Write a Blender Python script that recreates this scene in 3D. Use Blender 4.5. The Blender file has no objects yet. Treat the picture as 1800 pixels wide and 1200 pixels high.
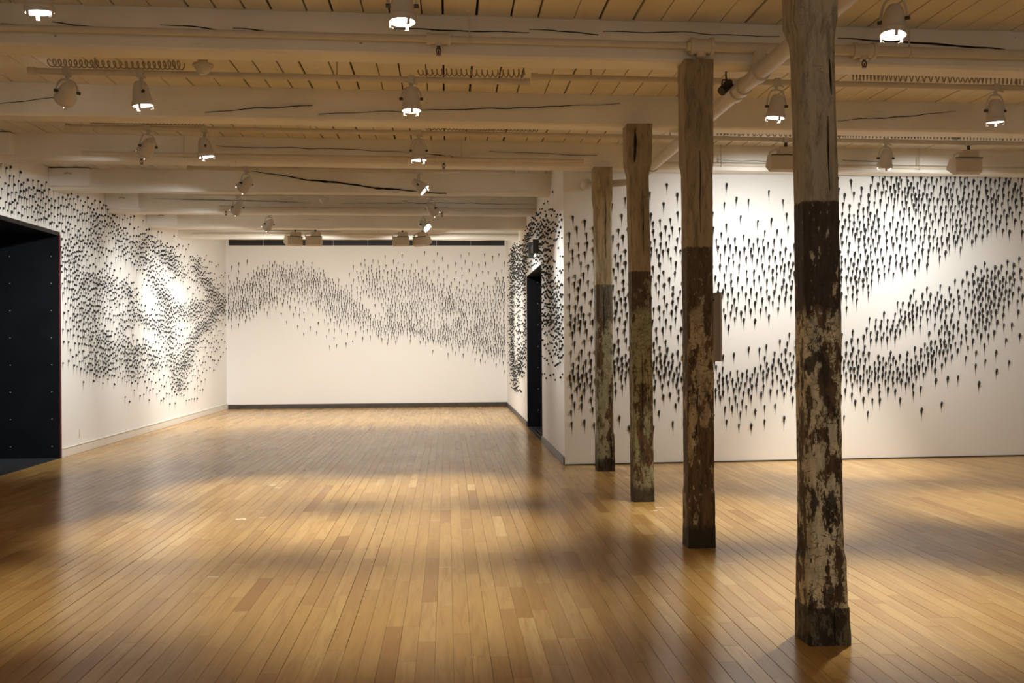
import bpy, math, random
from mathutils import Vector, Matrix, noise

# ------------------------------------------------------------------ camera
FPX, ROLL, HORIZON, EYE = 1750.0, 0.006, 604.3, 1.5
YAW = math.atan(114.0 / FPX)
CR = Vector((math.cos(YAW), -math.sin(YAW), 0))
CF = Vector((math.sin(YAW), math.cos(YAW), 0))
CU = Vector((0, 0, 1))
EYEP = Vector((0, 0, EYE))
scene = bpy.context.scene
COL = scene.collection
cam_data = bpy.data.cameras.new('camera')
cam_data.sensor_width = 36.0
cam_data.lens = FPX / 1800 * 36
cam_data.shift_y = (HORIZON - 600) / 1800
cam_data.clip_start = 0.05
cam = bpy.data.objects.new('camera', cam_data)
COL.objects.link(cam)
cx = (CR - ROLL * CU).normalized()
cyv = (CU + ROLL * CR).normalized()
cz = -CF
cam.matrix_world = Matrix(((cx.x, cyv.x, cz.x, 0), (cx.y, cyv.y, cz.y, 0), (cx.z, cyv.z, cz.z, EYE), (0, 0, 0, 1)))
scene.camera = cam

# ------------------------------------------------------------------ world, exposure
world = bpy.data.worlds.new('world')
scene.world = world
world.use_nodes = True
bg = world.node_tree.nodes['Background']
bg.inputs[0].default_value = (0.9, 0.75, 0.55, 1)
bg.inputs[1].default_value = 0.02
scene.view_settings.view_transform = 'Standard'
scene.view_settings.look = 'None'
scene.view_settings.gamma = 1.0
scene.view_settings.use_curve_mapping = False
scene.view_settings.exposure = 0.36
try:
    scene.cycles.diffuse_bounces = 5
    scene.cycles.glossy_bounces = 3
    scene.cycles.transmission_bounces = 2
    scene.cycles.max_bounces = 6
    scene.cycles.use_adaptive_sampling = True
    scene.cycles.adaptive_threshold = 0.05
    scene.cycles.caustics_reflective = False
    scene.cycles.caustics_refractive = False
    scene.cycles.use_denoising = True
    scene.cycles.sample_clamp_indirect = 3.0
except Exception:
    pass
WARM = (1.0, 0.965, 0.855)
COOL = (0.985, 1.0, 0.965)
DOWN_W, WALL_W, WASH_W, REAR_FILL_W = 440.0, 350.0, 31.0, 420.0

# ------------------------------------------------------------------ measuring helpers (photo point -> place in the room)
def ray(px, py):
    dx, dy = px - 900.0, py - HORIZON
    return CF + CR * ((dx - ROLL * dy) / FPX) - CU * ((dy + ROLL * dx) / FPX)
def on_z(px, py, z):
    d = ray(px, py)
    return EYEP + d * ((z - EYE) / d.z)
def on_y(px, py, y):
    d = ray(px, py)
    return EYEP + d * (y / d.y)
def on_x(px, py, x):
    d = ray(px, py)
    return EYEP + d * (x / d.x)

# ------------------------------------------------------------------ room numbers (metres)
XL, XR_IN, YB, CEIL, BEAMZ = -5.2, 1.44, 23.9, 3.855, 3.565
XFAR, YREAR = 8.6, -3.5
RW0, RWS = 12.19, 0.056                     # right wall: y = RW0 + RWS*(x-1.43)
DOORL = (10.3, 13.76, 3.0)                  # left opening: y from, y to, height
DOORR = (15.1, 17.95, 2.72)
def rwy(x): return RW0 + RWS * (x - 1.43)
rnd = random.Random(11)

# ------------------------------------------------------------------ mesh helpers
class MB:
    def __init__(self): self.v, self.f, self.a = [], [], []
    def add(self, vs, fs, attr=None):
        n = len(self.v)
        self.v += [tuple(p) for p in vs]
        self.f += [tuple(i + n for i in f) for f in fs]
        self.a += list(attr) if attr is not None else [1.0] * len(vs)
        return self
    def box(self, lo, hi, attr=None):
        x0, y0, z0 = lo; x1, y1, z1 = hi
        vs = [(x0,y0,z0),(x1,y0,z0),(x1,y1,z0),(x0,y1,z0),(x0,y0,z1),(x1,y0,z1),(x1,y1,z1),(x0,y1,z1)]
        return self.add(vs, [(3,2,1,0),(4,5,6,7),(0,1,5,4),(1,2,6,5),(2,3,7,6),(3,0,4,7)], None if attr is None else [attr]*8)
    def bbox(self, lo, hi, b):
        """box with chamfered edges"""
        x0, y0, z0 = lo; x1, y1, z1 = hi
        vs, idx = [], {}
        for ix, (xa, sx) in enumerate(((x0, 1), (x1, -1))):
            for iy, (ya, sy) in enumerate(((y0, 1), (y1, -1))):
                for iz, (za, sz) in enumerate(((z0, 1), (z1, -1))):
                    idx[ix, iy, iz, 0] = len(vs); vs.append((xa, ya + sy*b, za + sz*b))
                    idx[ix, iy, iz, 1] = len(vs); vs.append((xa + sx*b, ya, za + sz*b))
                    idx[ix, iy, iz, 2] = len(vs); vs.append((xa + sx*b, ya + sy*b, za))
        fs = []
        for k in range(2):
            q = [(k,0,0),(k,1,0),(k,1,1),(k,0,1)]; q = q if k else q[::-1]
            fs.append([idx[(*t, 0)] for t in q])
            q = [(0,k,0),(1,k,0),(1,k,1),(0,k,1)]; q = q[::-1] if k else q
            fs.append([idx[(*t, 1)] for t in q])
            q = [(0,0,k),(1,0,k),(1,1,k),(0,1,k)]; q = q if k else q[::-1]
            fs.append([idx[(*t, 2)] for t in q])
        for a in range(2):
            for c in range(2):
                fs.append([idx[a,c,0,0], idx[a,c,0,1], idx[a,c,1,1], idx[a,c,1,0]])
                fs.append([idx[a,0,c,0], idx[a,0,c,2], idx[a,1,c,2], idx[a,1,c,0]])
                fs.append([idx[0,a,c,1], idx[0,a,c,2], idx[1,a,c,2], idx[1,a,c,1]])
                for e in range(2):
                    fs.append([idx[a,c,e,0], idx[a,c,e,1], idx[a,c,e,2]])
        return self.add(vs, fs)
    def tube(self, pts, r, n=10, caps=True):
        pts = [Vector(p) for p in pts]
        rs = r if isinstance(r, (list, tuple)) else [r] * len(pts)
        up = None; base = len(self.v); vs, fs = [], []
        for i, p in enumerate(pts):
            t = (pts[min(i+1, len(pts)-1)] - pts[max(i-1, 0)]).normalized()
            if up is None:
                up = Vector((0,0,1)) if abs(t.z) < 0.9 else Vector((1,0,0))
            s = t.cross(up).normalized(); up = s.cross(t).normalized()
            for k in range(n):
                a = 2*math.pi*k/n
                vs.append(p + (s*math.cos(a) + up*math.sin(a)) * rs[i])
        for i in range(len(pts)-1):
            for k in range(n):
                fs.append((i*n+k, i*n+(k+1) % n, (i+1)*n+(k+1) % n, (i+1)*n+k))
        if caps:
            fs.append(tuple(range(n))[::-1]); fs.append(tuple(range((len(pts)-1)*n, len(pts)*n)))
        return self.add(vs, fs)
    def lathe(self, prof, n=20, M=None, caps=(True, True)):
        """prof: (radius, z) from bottom to top"""
        vs, fs = [], []
        for r, z in prof:
            for k in range(n):
                a = 2*math.pi*k/n
                p = Vector((r*math.cos(a), r*math.sin(a), z))
                vs.append(M @ p if M else p)
        for i in range(len(prof)-1):
            for k in range(n):
                fs.append((i*n+k, i*n+(k+1) % n, (i+1)*n+(k+1) % n, (i+1)*n+k))
        if caps[0]: fs.append(tuple(range(n))[::-1])
        if caps[1]: fs.append(tuple(range((len(prof)-1)*n, len(prof)*n)))
        return self.add(vs, fs)
    def xform(self, M):
        self.v = [tuple(M @ Vector(p)) for p in self.v]; return self
    def mesh(self, name, attr=None):
        me = bpy.data.meshes.new(name)
        me.from_pydata(self.v, [], self.f)
        if attr:
            at = me.attributes.new(attr, 'FLOAT', 'POINT')
            at.data.foreach_set('value', self.a)
        me.update()
        return me
    def build(self, name, mat, parent=None, smooth=False, attr=None, loc=None):
        me = self.mesh(name, attr)
        me.materials.append(mat)
        if smooth:
            me.shade_smooth() if smooth is True else me.shade_smooth()
            if smooth is not True:
                try: me.set_sharp_from_angle(angle=smooth)
                except Exception: pass
        o = bpy.data.objects.new(name, me)
        COL.objects.link(o)
        if loc is not None: o.location = loc
        if parent is not None: o.parent = parent
        return o
SM = math.radians(40)

def tag(o, label, cat, group=None, kind=None):
    o['label'] = label; o['category'] = cat
    if group: o['group'] = group
    if kind: o['kind'] = kind
    return o
def struct(o):
    o['kind'] = 'structure'; return o
def empty(name, loc, rot=None):
    o = bpy.data.objects.new(name, None); COL.objects.link(o)
    o.location = loc; o.empty_display_size = 0.1
    if rot is not None: o.rotation_euler = rot
    return o

# ------------------------------------------------------------------ materials
def newmat(name):
    m = bpy.data.materials.new(name); m.use_nodes = True
    nt = m.node_tree
    return m, nt, nt.nodes['Principled BSDF']
class G:
    """tiny node-graph helper"""
    def __init__(self, nt): self.nt = nt; self.co = None
    def n(self, t, **kw):
        nd = self.nt.nodes.new(t)
        for k, v in kw.items(): setattr(nd, k, v)
        return nd
    def link(self, a, b): self.nt.links.new(a, b)
    def val(self, s, x):
        if hasattr(x, 'is_output') or isinstance(x, bpy.types.NodeSocket): self.link(x, s)
        else: s.default_value = x
    def coords(self, kind='Object', scale=(1, 1, 1), loc=(0, 0, 0)):
        tc = self.n('ShaderNodeTexCoord'); mp = self.n('ShaderNodeMapping')
        mp.inputs['Scale'].default_value = scale; mp.inputs['Location'].default_value = loc
        self.link(tc.outputs[kind], mp.inputs['Vector']); return mp.outputs[0]
    def noise(self, vec, scale, detail=4, rough=0.55, dist=0.0):
        nd = self.n('ShaderNodeTexNoise')
        nd.inputs['Scale'].default_value = scale; nd.inputs['Detail'].default_value = detail
        nd.inputs['Roughness'].default_value = rough; nd.inputs['Distortion'].default_value = dist
        self.link(vec, nd.inputs['Vector']); return nd.outputs[0]
    def voro(self, vec, scale, feature='DISTANCE_TO_EDGE'):
        nd = self.n('ShaderNodeTexVoronoi', feature=feature)
        nd.inputs['Scale'].default_value = scale
        self.link(vec, nd.inputs['Vector']); return nd.outputs['Distance']
    def ramp(self, x, a, b, smooth=True):
        nd = self.n('ShaderNodeMapRange', interpolation_type='SMOOTHSTEP' if smooth else 'LINEAR')
        nd.clamp = True
        self.val(nd.inputs[0], x); nd.inputs[1].default_value = a; nd.inputs[2].default_value = b
        return nd.outputs[0]
    def math(self, op, a, b=0.0, c=None):
        nd = self.n('ShaderNodeMath', operation=op)
        self.val(nd.inputs[0], a); self.val(nd.inputs[1], b)
        if c is not None: self.val(nd.inputs[2], c)
        return nd.outputs[0]
    def mix(self, fac, a, b):
        nd = self.n('ShaderNodeMix', data_type='RGBA')
        self.val(nd.inputs[0], fac)
        for s, x in ((nd.inputs[6], a), (nd.inputs[7], b)):
            if isinstance(x, tuple): s.default_value = (*x, 1) if len(x) == 3 else x
            else: self.link(x, s)
        return nd.outputs[2]
    def sep(self, vec):
        nd = self.n('ShaderNodeSeparateXYZ'); self.link(vec, nd.inputs[0]); return nd.outputs
    def bump(self, h, strength, dist, bsdf):
        nd = self.n('ShaderNodeBump'); nd.inputs['Strength'].default_value = strength
        nd.inputs['Distance'].default_value = dist
        self.val(nd.inputs['Height'], h); self.link(nd.outputs[0], bsdf.inputs['Normal'])
def plain(name, col, rough=0.5, metal=0.0, nscale=30.0, namp=0.12, spec=0.5):
    m, nt, b = newmat(name); g = G(nt)
    nz = g.noise(g.coords(), nscale, 3)
    lo = tuple(c * (1 - namp) for c in col); hi = tuple(min(1, c * (1 + namp)) for c in col)
    g.link(g.mix(nz, lo, hi), b.inputs['Base Color'])
    b.inputs['Roughness'].default_value = rough; b.inputs['Metallic'].default_value = metal
    b.inputs['Specular IOR Level'].default_value = spec
    return m
def emis(name, col, strength):
    m, nt, b = newmat(name)
    b.inputs['Base Color'].default_value = (*col, 1)
    b.inputs['Emission Color'].default_value = (*col, 1)
    b.inputs['Emission Strength'].default_value = strength
    m.cycles.emission_sampling = 'NONE'
    return m
def wall_mat():
    m, nt, b = newmat('white wall paint'); g = G(nt); co = g.coords()
    n1 = g.noise(co, 0.7, 3); n2 = g.noise(co, 60, 3)
    g.link(g.mix(n1, (0.825, 0.81, 0.79), (0.865, 0.85, 0.83)), b.inputs['Base Color'])
    b.inputs['Roughness'].default_value = 0.75; b.inputs['Specular IOR Level'].default_value = 0.25
    g.bump(n2, 0.12, 0.004, b); return m
def painted_wood(name, axis, c0=(0.79, 0.75, 0.67), c1=(0.87, 0.84, 0.77)):
    """old white paint over rough timber, grain along axis"""
    m, nt, b = newmat(name); g = G(nt)
    sc = (0.35, 5, 5) if axis == 'X' else (5, 0.35, 5)
    oi = g.n('ShaderNodeObjectInfo')
    tc = g.n('ShaderNodeTexCoord'); va = g.n('ShaderNodeVectorMath', operation='MULTIPLY')
    off = g.n('ShaderNodeVectorMath', operation='MULTIPLY_ADD')
    g.link(tc.outputs['Object'], off.inputs[0]); off.inputs[1].default_value = sc
    cmb = g.n('ShaderNodeCombineXYZ'); k = g.math('MULTIPLY', oi.outputs['Random'], 50.0)
    for i in range(3): g.link(k, cmb.inputs[i])
    g.link(cmb.outputs[0], off.inputs[2]); co = off.outputs[0]
    grain = g.noise(co, 3.0, 6, 0.65)
    blot = g.noise(tc.outputs['Object'], 1.3, 4)
    spots = g.noise(tc.outputs['Object'], 14.0, 2)
    colr = g.mix(g.ramp(blot, 0.3, 0.7), c0, c1)
    hair = g.ramp(grain, 0.66, 0.74)
    colr = g.mix(g.math('MULTIPLY', hair, 0.35), colr, (0.22, 0.17, 0.12))
    knot = g.ramp(spots, 0.75, 0.79)
    colr = g.mix(g.math('MULTIPLY', knot, 0.6), colr, (0.12, 0.09, 0.06))
    g.link(colr, b.inputs['Base Color'])
    b.inputs['Roughness'].default_value = 0.7; b.inputs['Specular IOR Level'].default_value = 0.25
    g.bump(grain, 0.35, 0.012, b); return m
def floor_mat():
    m, nt, b = newmat('maple floor boards'); g = G(nt)
    at = g.n('ShaderNodeAttribute', attribute_name='tone')
    tone = at.outputs['Fac']
    tc = g.n('ShaderNodeTexCoord')
    cmb = g.n('ShaderNodeCombineXYZ'); k = g.math('MULTIPLY', tone, 91.0)
    g.link(k, cmb.inputs[0]); g.link(k, cmb.inputs[2])
    off = g.n('ShaderNodeVectorMath', operation='MULTIPLY_ADD')
    geo = g.n('ShaderNodeNewGeometry')
    g.link(geo.outputs['Position'], off.inputs[0]); off.inputs[1].default_value = (14, 1.0, 1)
    g.link(cmb.outputs[0], off.inputs[2])
    grain = g.noise(off.outputs[0], 2.2, 6, 0.6, 0.6)
    mot = g.noise(off.outputs[0], 0.5, 3, 0.5)
    cr = g.n('ShaderNodeValToRGB'); e = cr.color_ramp.elements
    e[0].position = 0.0; e[0].color = (0.36, 0.185, 0.052, 1)
    e[1].position = 1.0; e[1].color = (0.70, 0.47, 0.19, 1)
    for p, c in ((0.2, (0.47, 0.265, 0.078, 1)), (0.5, (0.545, 0.325, 0.103, 1)), (0.8, (0.60, 0.375, 0.132, 1))):
        x = e.new(p); x.color = c
    g.link(tone, cr.inputs[0])
    colr = g.mix(g.math('MULTIPLY', g.ramp(grain, 0.42, 0.72), 0.5), cr.outputs[0], (0.33, 0.17, 0.055))
    colr = g.mix(g.math('MULTIPLY', g.ramp(mot, 0.48, 0.68), 0.45), colr, (0.42, 0.22, 0.08))
    flaw = g.noise(off.outputs[0], 1.1, 2, 0.5)
    colr = g.mix(g.math('MULTIPLY', g.ramp(flaw, 0.76, 0.84), 0.3), colr, (0.16, 0.08, 0.03))
    g.link(colr, b.inputs['Base Color'])
    wear = g.noise(geo.outputs['Position'], 1.4, 4)
    rr = g.n('ShaderNodeMapRange'); g.link(wear, rr.inputs[0])
    rr.inputs[3].default_value = 0.17; rr.inputs[4].default_value = 0.30
    g.link(rr.outputs[0], b.inputs['Roughness'])
    b.inputs['Specular IOR Level'].default_value = 0.5
    wav = g.noise(geo.outputs['Position'], 5.0, 2)
    g.bump(g.math('ADD', wav, g.math('MULTIPLY', grain, 0.08)), 0.045, 0.01, b); return m
def column_mat(name, seed, cut, band, top, dark, chips, green, chip_lo, green_amt, dark_amt, foot_z=(0.11, 0.2)):
    """layers of old paint on hewn timber: smooth paint above the cut line, dark band, then flaking layers"""
    m, nt, b = newmat(name); g = G(nt)
    L = (seed * 3.7, seed * 1.3, seed * 2.1)
    co = g.coords(); z = g.sep(co)[2]
    st = g.coords(scale=(1, 1, 0.16), loc=L)
    md = g.coords(scale=(1, 1, 0.45), loc=L)
    fl = g.coords(scale=(0.8, 0.8, 1.9), loc=L)
    nv = g.n('ShaderNodeTexNoise'); nv.inputs['Scale'].default_value = 16; nv.inputs['Detail'].default_value = 5
    g.link(fl, nv.inputs['Vector'])
    wob = g.n('ShaderNodeVectorMath', operation='MULTIPLY_ADD')
    g.link(nv.outputs['Color'], wob.inputs[0]); wob.inputs[1].default_value = (0.09, 0.09, 0.12); g.link(fl, wob.inputs[2])
    grain = g.noise(st, 30, 6, 0.72)
    big = g.noise(st, 6.0, 3, 0.55); med = g.noise(md, 15, 7, 0.72); fine = g.noise(md, 60, 4, 0.6)
    wood = g.mix(g.ramp(grain, 0.3, 0.7), (0.030, 0.017, 0.009), (0.165, 0.100, 0.050))
    crk = g.ramp(g.voro(wob.outputs[0], 13.0), 0.004, 0.035)
    crk = g.math('MAXIMUM', crk, g.ramp(g.noise(co, 6.0, 3), 0.48, 0.58))
    mask = g.math('ADD', g.math('MULTIPLY', big, 0.5), g.math('MULTIPLY', med, 0.6))
    cm = g.math('MULTIPLY', g.ramp(mask, chip_lo, chip_lo + 0.02), crk)
    lay = g.mix(g.ramp(g.noise(md, 20, 5, 0.7), 0.4, 0.65), chips, tuple(c * 0.62 for c in chips))
    lay = g.mix(g.math('MULTIPLY', g.ramp(g.noise(st, 11.0, 5, 0.65), 0.5, 0.54), green_amt), lay, green)
    body = g.mix(cm, wood, lay)
    drk = g.ramp(g.noise(md, 10.5, 6, 0.72), 0.56, 0.59)
    body = g.mix(g.math('MULTIPLY', drk, dark_amt), body, (0.020, 0.014, 0.009))
    body = g.mix(g.math('MULTIPLY', g.ramp(fine, 0.66, 0.71), 0.55), body, tuple(min(1, c * 1.3) for c in chips))
    # dark band
    dkc = g.mix(g.ramp(grain, 0.35, 0.7), dark, tuple(c * 2.3 for c in dark))
    dm = g.ramp(g.math('ADD', g.math('MULTIPLY', med, 0.65), g.math('MULTIPLY', big, 0.4)), 0.585, 0.61)
    dkc = g.mix(g.math('MULTIPLY', dm, 0.85), dkc, tuple(c * 0.7 for c in chips))
    dkc = g.mix(g.math('MULTIPLY', g.ramp(fine, 0.64, 0.69), 0.6), dkc, (0.44, 0.36, 0.24))
    jit = g.math('MULTIPLY', g.math('SUBTRACT', med, 0.5), 0.5)
    body = g.mix(g.ramp(g.math('ADD', z, jit), band - 0.02, band + 0.02), body, dkc)
    # smooth top paint
    tp = g.mix(g.ramp(big, 0.3, 0.7), top, tuple(c * 0.7 for c in top))
    tp = g.mix(g.math('MULTIPLY', g.ramp(grain, 0.46, 0.66), 0.7), tp, tuple(c * 0.32 for c in top))
    tp = g.mix(g.math('MULTIPLY', g.ramp(mask, 0.66, 0.72), 0.5), tp, (0.09, 0.065, 0.04))
    body = g.mix(g.ramp(g.math('ADD', z, g.math('MULTIPLY', g.math('SUBTRACT', fine, 0.5), 0.03)), cut - 0.006, cut + 0.006), body, tp)
    # foot darker near the floor
    foot = g.ramp(g.math('ADD', z, g.math('MULTIPLY', jit, 0.5 if foot_z[1]-foot_z[0] > 0.02 else 0.06)), *foot_z)
    body = g.mix(g.math('MULTIPLY', g.math('SUBTRACT', 1.0, foot), 0.85), body, (0.024, 0.016, 0.010))
    g.link(body, b.inputs['Base Color'])
    b.inputs['Roughness'].default_value = 0.62; b.inputs['Specular IOR Level'].default_value = 0.35
    hgt = g.math('ADD', g.math('MULTIPLY', grain, 0.5), g.math('ADD', g.math('MULTIPLY', cm, 0.25), g.math('MULTIPLY', med, 0.5)))
    g.bump(hgt, 0.6, 0.02, b); return m
def streak_mat():
    """rubbed graphite: dense at the chunk, thin and pale at the tip"""
    m, nt, b = newmat('smudged graphite'); g = G(nt)
    at = g.n('ShaderNodeAttribute', attribute_name='fade')
    nz = g.noise(g.coords(), 120, 3)
    f = g.math('ADD', at.outputs['Fac'], g.math('MULTIPLY', g.math('SUBTRACT', nz, 0.5), 0.25))
    g.link(g.mix(g.ramp(f, 0.0, 0.9, False), (0.74, 0.72, 0.69), (0.035, 0.035, 0.037)), b.inputs['Base Color'])
    b.inputs['Roughness'].default_value = 0.7; b.inputs['Specular IOR Level'].default_value = 0.2; return m

M_WALL = wall_mat()
M_BEAM = painted_wood('whitewashed beam timber', 'X')
M_PLANK = painted_wood('whitewashed ceiling plank', 'Y', (0.71, 0.66, 0.57), (0.81, 0.77, 0.69))
M_FLOOR = floor_mat()
M_GAP = plain('dark gap', (0.02, 0.014, 0.009), 0.9)
M_SLAB = plain('floor underlay', (0.05, 0.03, 0.015), 0.9)
M_PIPE = plain('cream painted pipe', (0.62, 0.56, 0.47), 0.45, 0, 8)
M_CAN = plain('off white lamp enamel', (0.56, 0.52, 0.46), 0.45, 0, 12)
M_BOX = plain('beige lamp housing', (0.52, 0.43, 0.31), 0.5, 0, 12)
M_COIL = plain('tan coiled cable', (0.42, 0.36, 0.27), 0.5)
M_STEEL = plain('blackened steel', (0.012, 0.014, 0.019), 0.42, 0.55, 2.2, 0.6)
M_STEELF = plain('dark steel floor plate', (0.05, 0.055, 0.065), 0.5, 0.4, 5, 0.3)
M_RED = plain('red painted edge', (0.13, 0.010, 0.014), 0.5)
M_RIVET = plain('worn rivet', (0.30, 0.30, 0.31), 0.35, 0.8)
M_BASED = plain('dark baseboard', (0.06, 0.048, 0.036), 0.45, 0, 6, 0.5)
M_BASEG = plain('grey metal baseboard', (0.10, 0.10, 0.105), 0.4, 0.4, 6, 0.3)
M_BASEW = plain('white baseboard', (0.76, 0.73, 0.67), 0.45, 0, 5, 0.05)
M_CHUNK = plain('black graphite', (0.016, 0.016, 0.018), 0.42, 0.1, 90, 0.5)
M_STREAK = streak_mat()
M_LENS = emis('lit lamp glass', (1.0, 0.97, 0.90), 10.0)
M_LENSD = emis('lamp glass at a slant', (1.0, 0.95, 0.85), 5.0)
M_PLATE = plain('white plastic plate', (0.72, 0.70, 0.65), 0.35, 0, 5, 0.03)
M_DOME = plain('smoked dome plastic', (0.60, 0.57, 0.50), 0.15, 0, 5, 0.05)
M_SPRK = plain('dark red sprinkler bulb', (0.10, 0.018, 0.012), 0.35, 0.2)
M_BLACK = plain('black lamp housing', (0.015, 0.014, 0.013), 0.4)
M_GRILLE = plain('black grille', (0.012, 0.012, 0.011), 0.6)
M_CRACK = plain('open crack', (0.012, 0.008, 0.005), 0.95)
M_SIGN = plain('grey beige sign board', (0.52, 0.47, 0.42), 0.6, 0, 4, 0.04)
M_GREYM = plain('dark grey metal', (0.06, 0.058, 0.055), 0.4, 0.3)
M_CHALK = plain('chalk paint', (0.78, 0.74, 0.62), 0.9)
M_INK = plain('printed ink', (0.03, 0.03, 0.03), 0.8)

# ------------------------------------------------------------------ walls
wl = MB()
y0, y1, dh = DOORL
wl.box((XL-0.35, YREAR, 0), (XL, y0-0.052, CEIL)); wl.box((XL-0.35, y0-0.052, dh+0.042), (XL, y1+0.052, CEIL)); wl.box((XL-0.35, y1+0.052, 0), (XL, 20.35, CEIL)); wl.box((XL-0.35, 20.35, 0), (XL, YB, 4.08))
wall_left = struct(wl.build('wall_left', M_WALL))
wall_back = struct(MB().box((XL-0.35, YB, 0), (XR_IN+0.3, YB+0.2, 4.08)).build('wall_back', M_WALL))
wp = MB(); y0, y1, dh = DOORR
ys = rwy(XR_IN) + 0.02
wp.box((XR_IN, ys, 0), (XR_IN+0.28, y0, CEIL)); wp.box((XR_IN, y0, dh), (XR_IN+0.28, y1, CEIL)); wp.box((XR_IN, y1, 0), (XR_IN+0.28, 20.35, CEIL)); wp.box((XR_IN, 20.35, 0), (XR_IN+0.28, YB, 4.08))
wall_passage = struct(wp.build('wall_passage', M_WALL))
wr = MB(); xa, xb = XR_IN, XFAR
ya, yb = rwy(xa), rwy(xb)
wr.add([(xa, ya, 0), (xb, yb, 0), (xb, yb+0.2, 0), (xa, ya+0.004, 0), (xa, ya, CEIL), (xb, yb, CEIL), (xb, yb+0.2, CEIL), (xa, ya+0.004, CEIL)],
       [(3,2,1,0),(4,5,6,7),(0,1,5,4),(1,2,6,5),(2,3,7,6),(3,0,4,7)])
wall_right = struct(wr.build('wall_right', M_WALL))
struct(MB().box((XFAR, YREAR, 0), (XFAR+0.2, yb+0.2, CEIL)).build('wall_far_right', M_WALL))
struct(MB().box((XL-0.35, YREAR-0.2, 0), (XFAR+0.2, YREAR, CEIL)).build('wall_rear', M_WALL))
# baseboards, and a thin dark line along the right wall
bb = MB(); bb.bbox((XL, DOORL[1]+0.055, 0), (XL+0.018, YB, 0.115), 0.004); bb.bbox((XL, DOORL[1]+0.055, 0.115), (XL+0.026, YB, 0.128), 0.004)
struct(bb.build('baseboard_left', M_BASEW))
struct(MB().bbox((XL+0.03, YB-0.02, 0), (XR_IN-0.02, YB, 0.105), 0.004).build('baseboard_back', M_BASED))
struct(MB().bbox((XR_IN-0.018, DOORR[1]+0.02, 0), (XR_IN, YB-0.02, 0.10), 0.004).build('baseboard_passage', M_BASEG))
struct(MB().bbox((XR_IN-0.018, ys+0.01, 0), (XR_IN, DOORR[0]-0.02, 0.10), 0.004).build('baseboard_corner', M_BASEG))
bw = MB(); bw.add([(xa, ya-0.012, 0), (xb, yb-0.012, 0), (xb, yb-0.012, 0.016), (xa, ya-0.012, 0.016), (xa, ya, 0), (xb, yb, 0), (xb, yb, 0.016), (xa, ya, 0.016)],
       [(0,1,2,3), (3,2,6,7), (0,3,7,4), (1,5,6,2)])
struct(bw.build('dark_line_right', M_BASED))  # thin dark strip at the wall's foot, where no baseboard runs

# ------------------------------------------------------------------ floor of separate boards
floor = struct(MB().box((XL-1.6, YREAR, -0.08), (XFAR, YB, -0.012)).build('floor', M_SLAB))
BW = 0.0885
def in_room(x, y):
    if x > XR_IN - 0.01 and y > rwy(x) - 0.001: return False
    return True
boards = []
row = 0
x = XL
while x < XFAR:
    xc = min(x + BW, XFAR)
    ymax = YB if xc <= XR_IN + 0.03 else rwy(min(xc, XFAR))
    if x < XR_IN - 0.001 < xc: pass
    y = YREAR - rnd.random()
    while y < ymax:
        ln = rnd.choice((0.45, 0.6, 0.75, 0.9, 1.05, 1.2, 1.5)) * rnd.uniform(0.85, 1.15)
        a, c = max(y, YREAR), min(y + ln, ymax)
        if c - a > 0.02:
            boards.append((x, xc, a, c, min(1, max(0, rnd.gauss(0.5, 0.19))), rnd.uniform(-0.0004, 0.0004)))
        y += ln
    x = xc; row += 1
def board_mesh(mb, b):
    x0, x1, ya_, yb_, t, dz = b
    gx = (0.0004, 0.0004, 0.0006, 0.0009, 0.0019)[hash((round(x0*1000), int(ya_/2.3))) % 5]
    mb.bbox((x0+gx, ya_+0.0007, -0.012), (x1-gx, yb_-0.0007, dz), 0.0006)
    mb.a = [t] * len(mb.v) if len(mb.a) == 24 else mb.a[:-24] + [t] * 24
def seen_size(b):
    c = Vector(((b[0]+b[1])/2, (b[2]+b[3])/2, 0)) - EYEP
    dp = c.dot(CF)
    if dp < 3.9: return 0
    u = c.dot(CR) / dp * FPX; v = -c.z / dp * FPX
    if abs(u) > 930 or v > 640: return 0
    return (b[3]-b[2]) * BW / dp**3
boards.sort(key=seen_size, reverse=True)
for b in boards[:300]:
    mb = MB(); board_mesh(mb, b)
    mb.build('floor_board', M_FLOOR, floor, attr='tone')
mb = MB()
for b in boards[300:]: board_mesh(mb, b)
rest = mb.build('floor_board_field', M_FLOOR, floor, attr='tone')
rest['kind'] = 'stuff'

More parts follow.
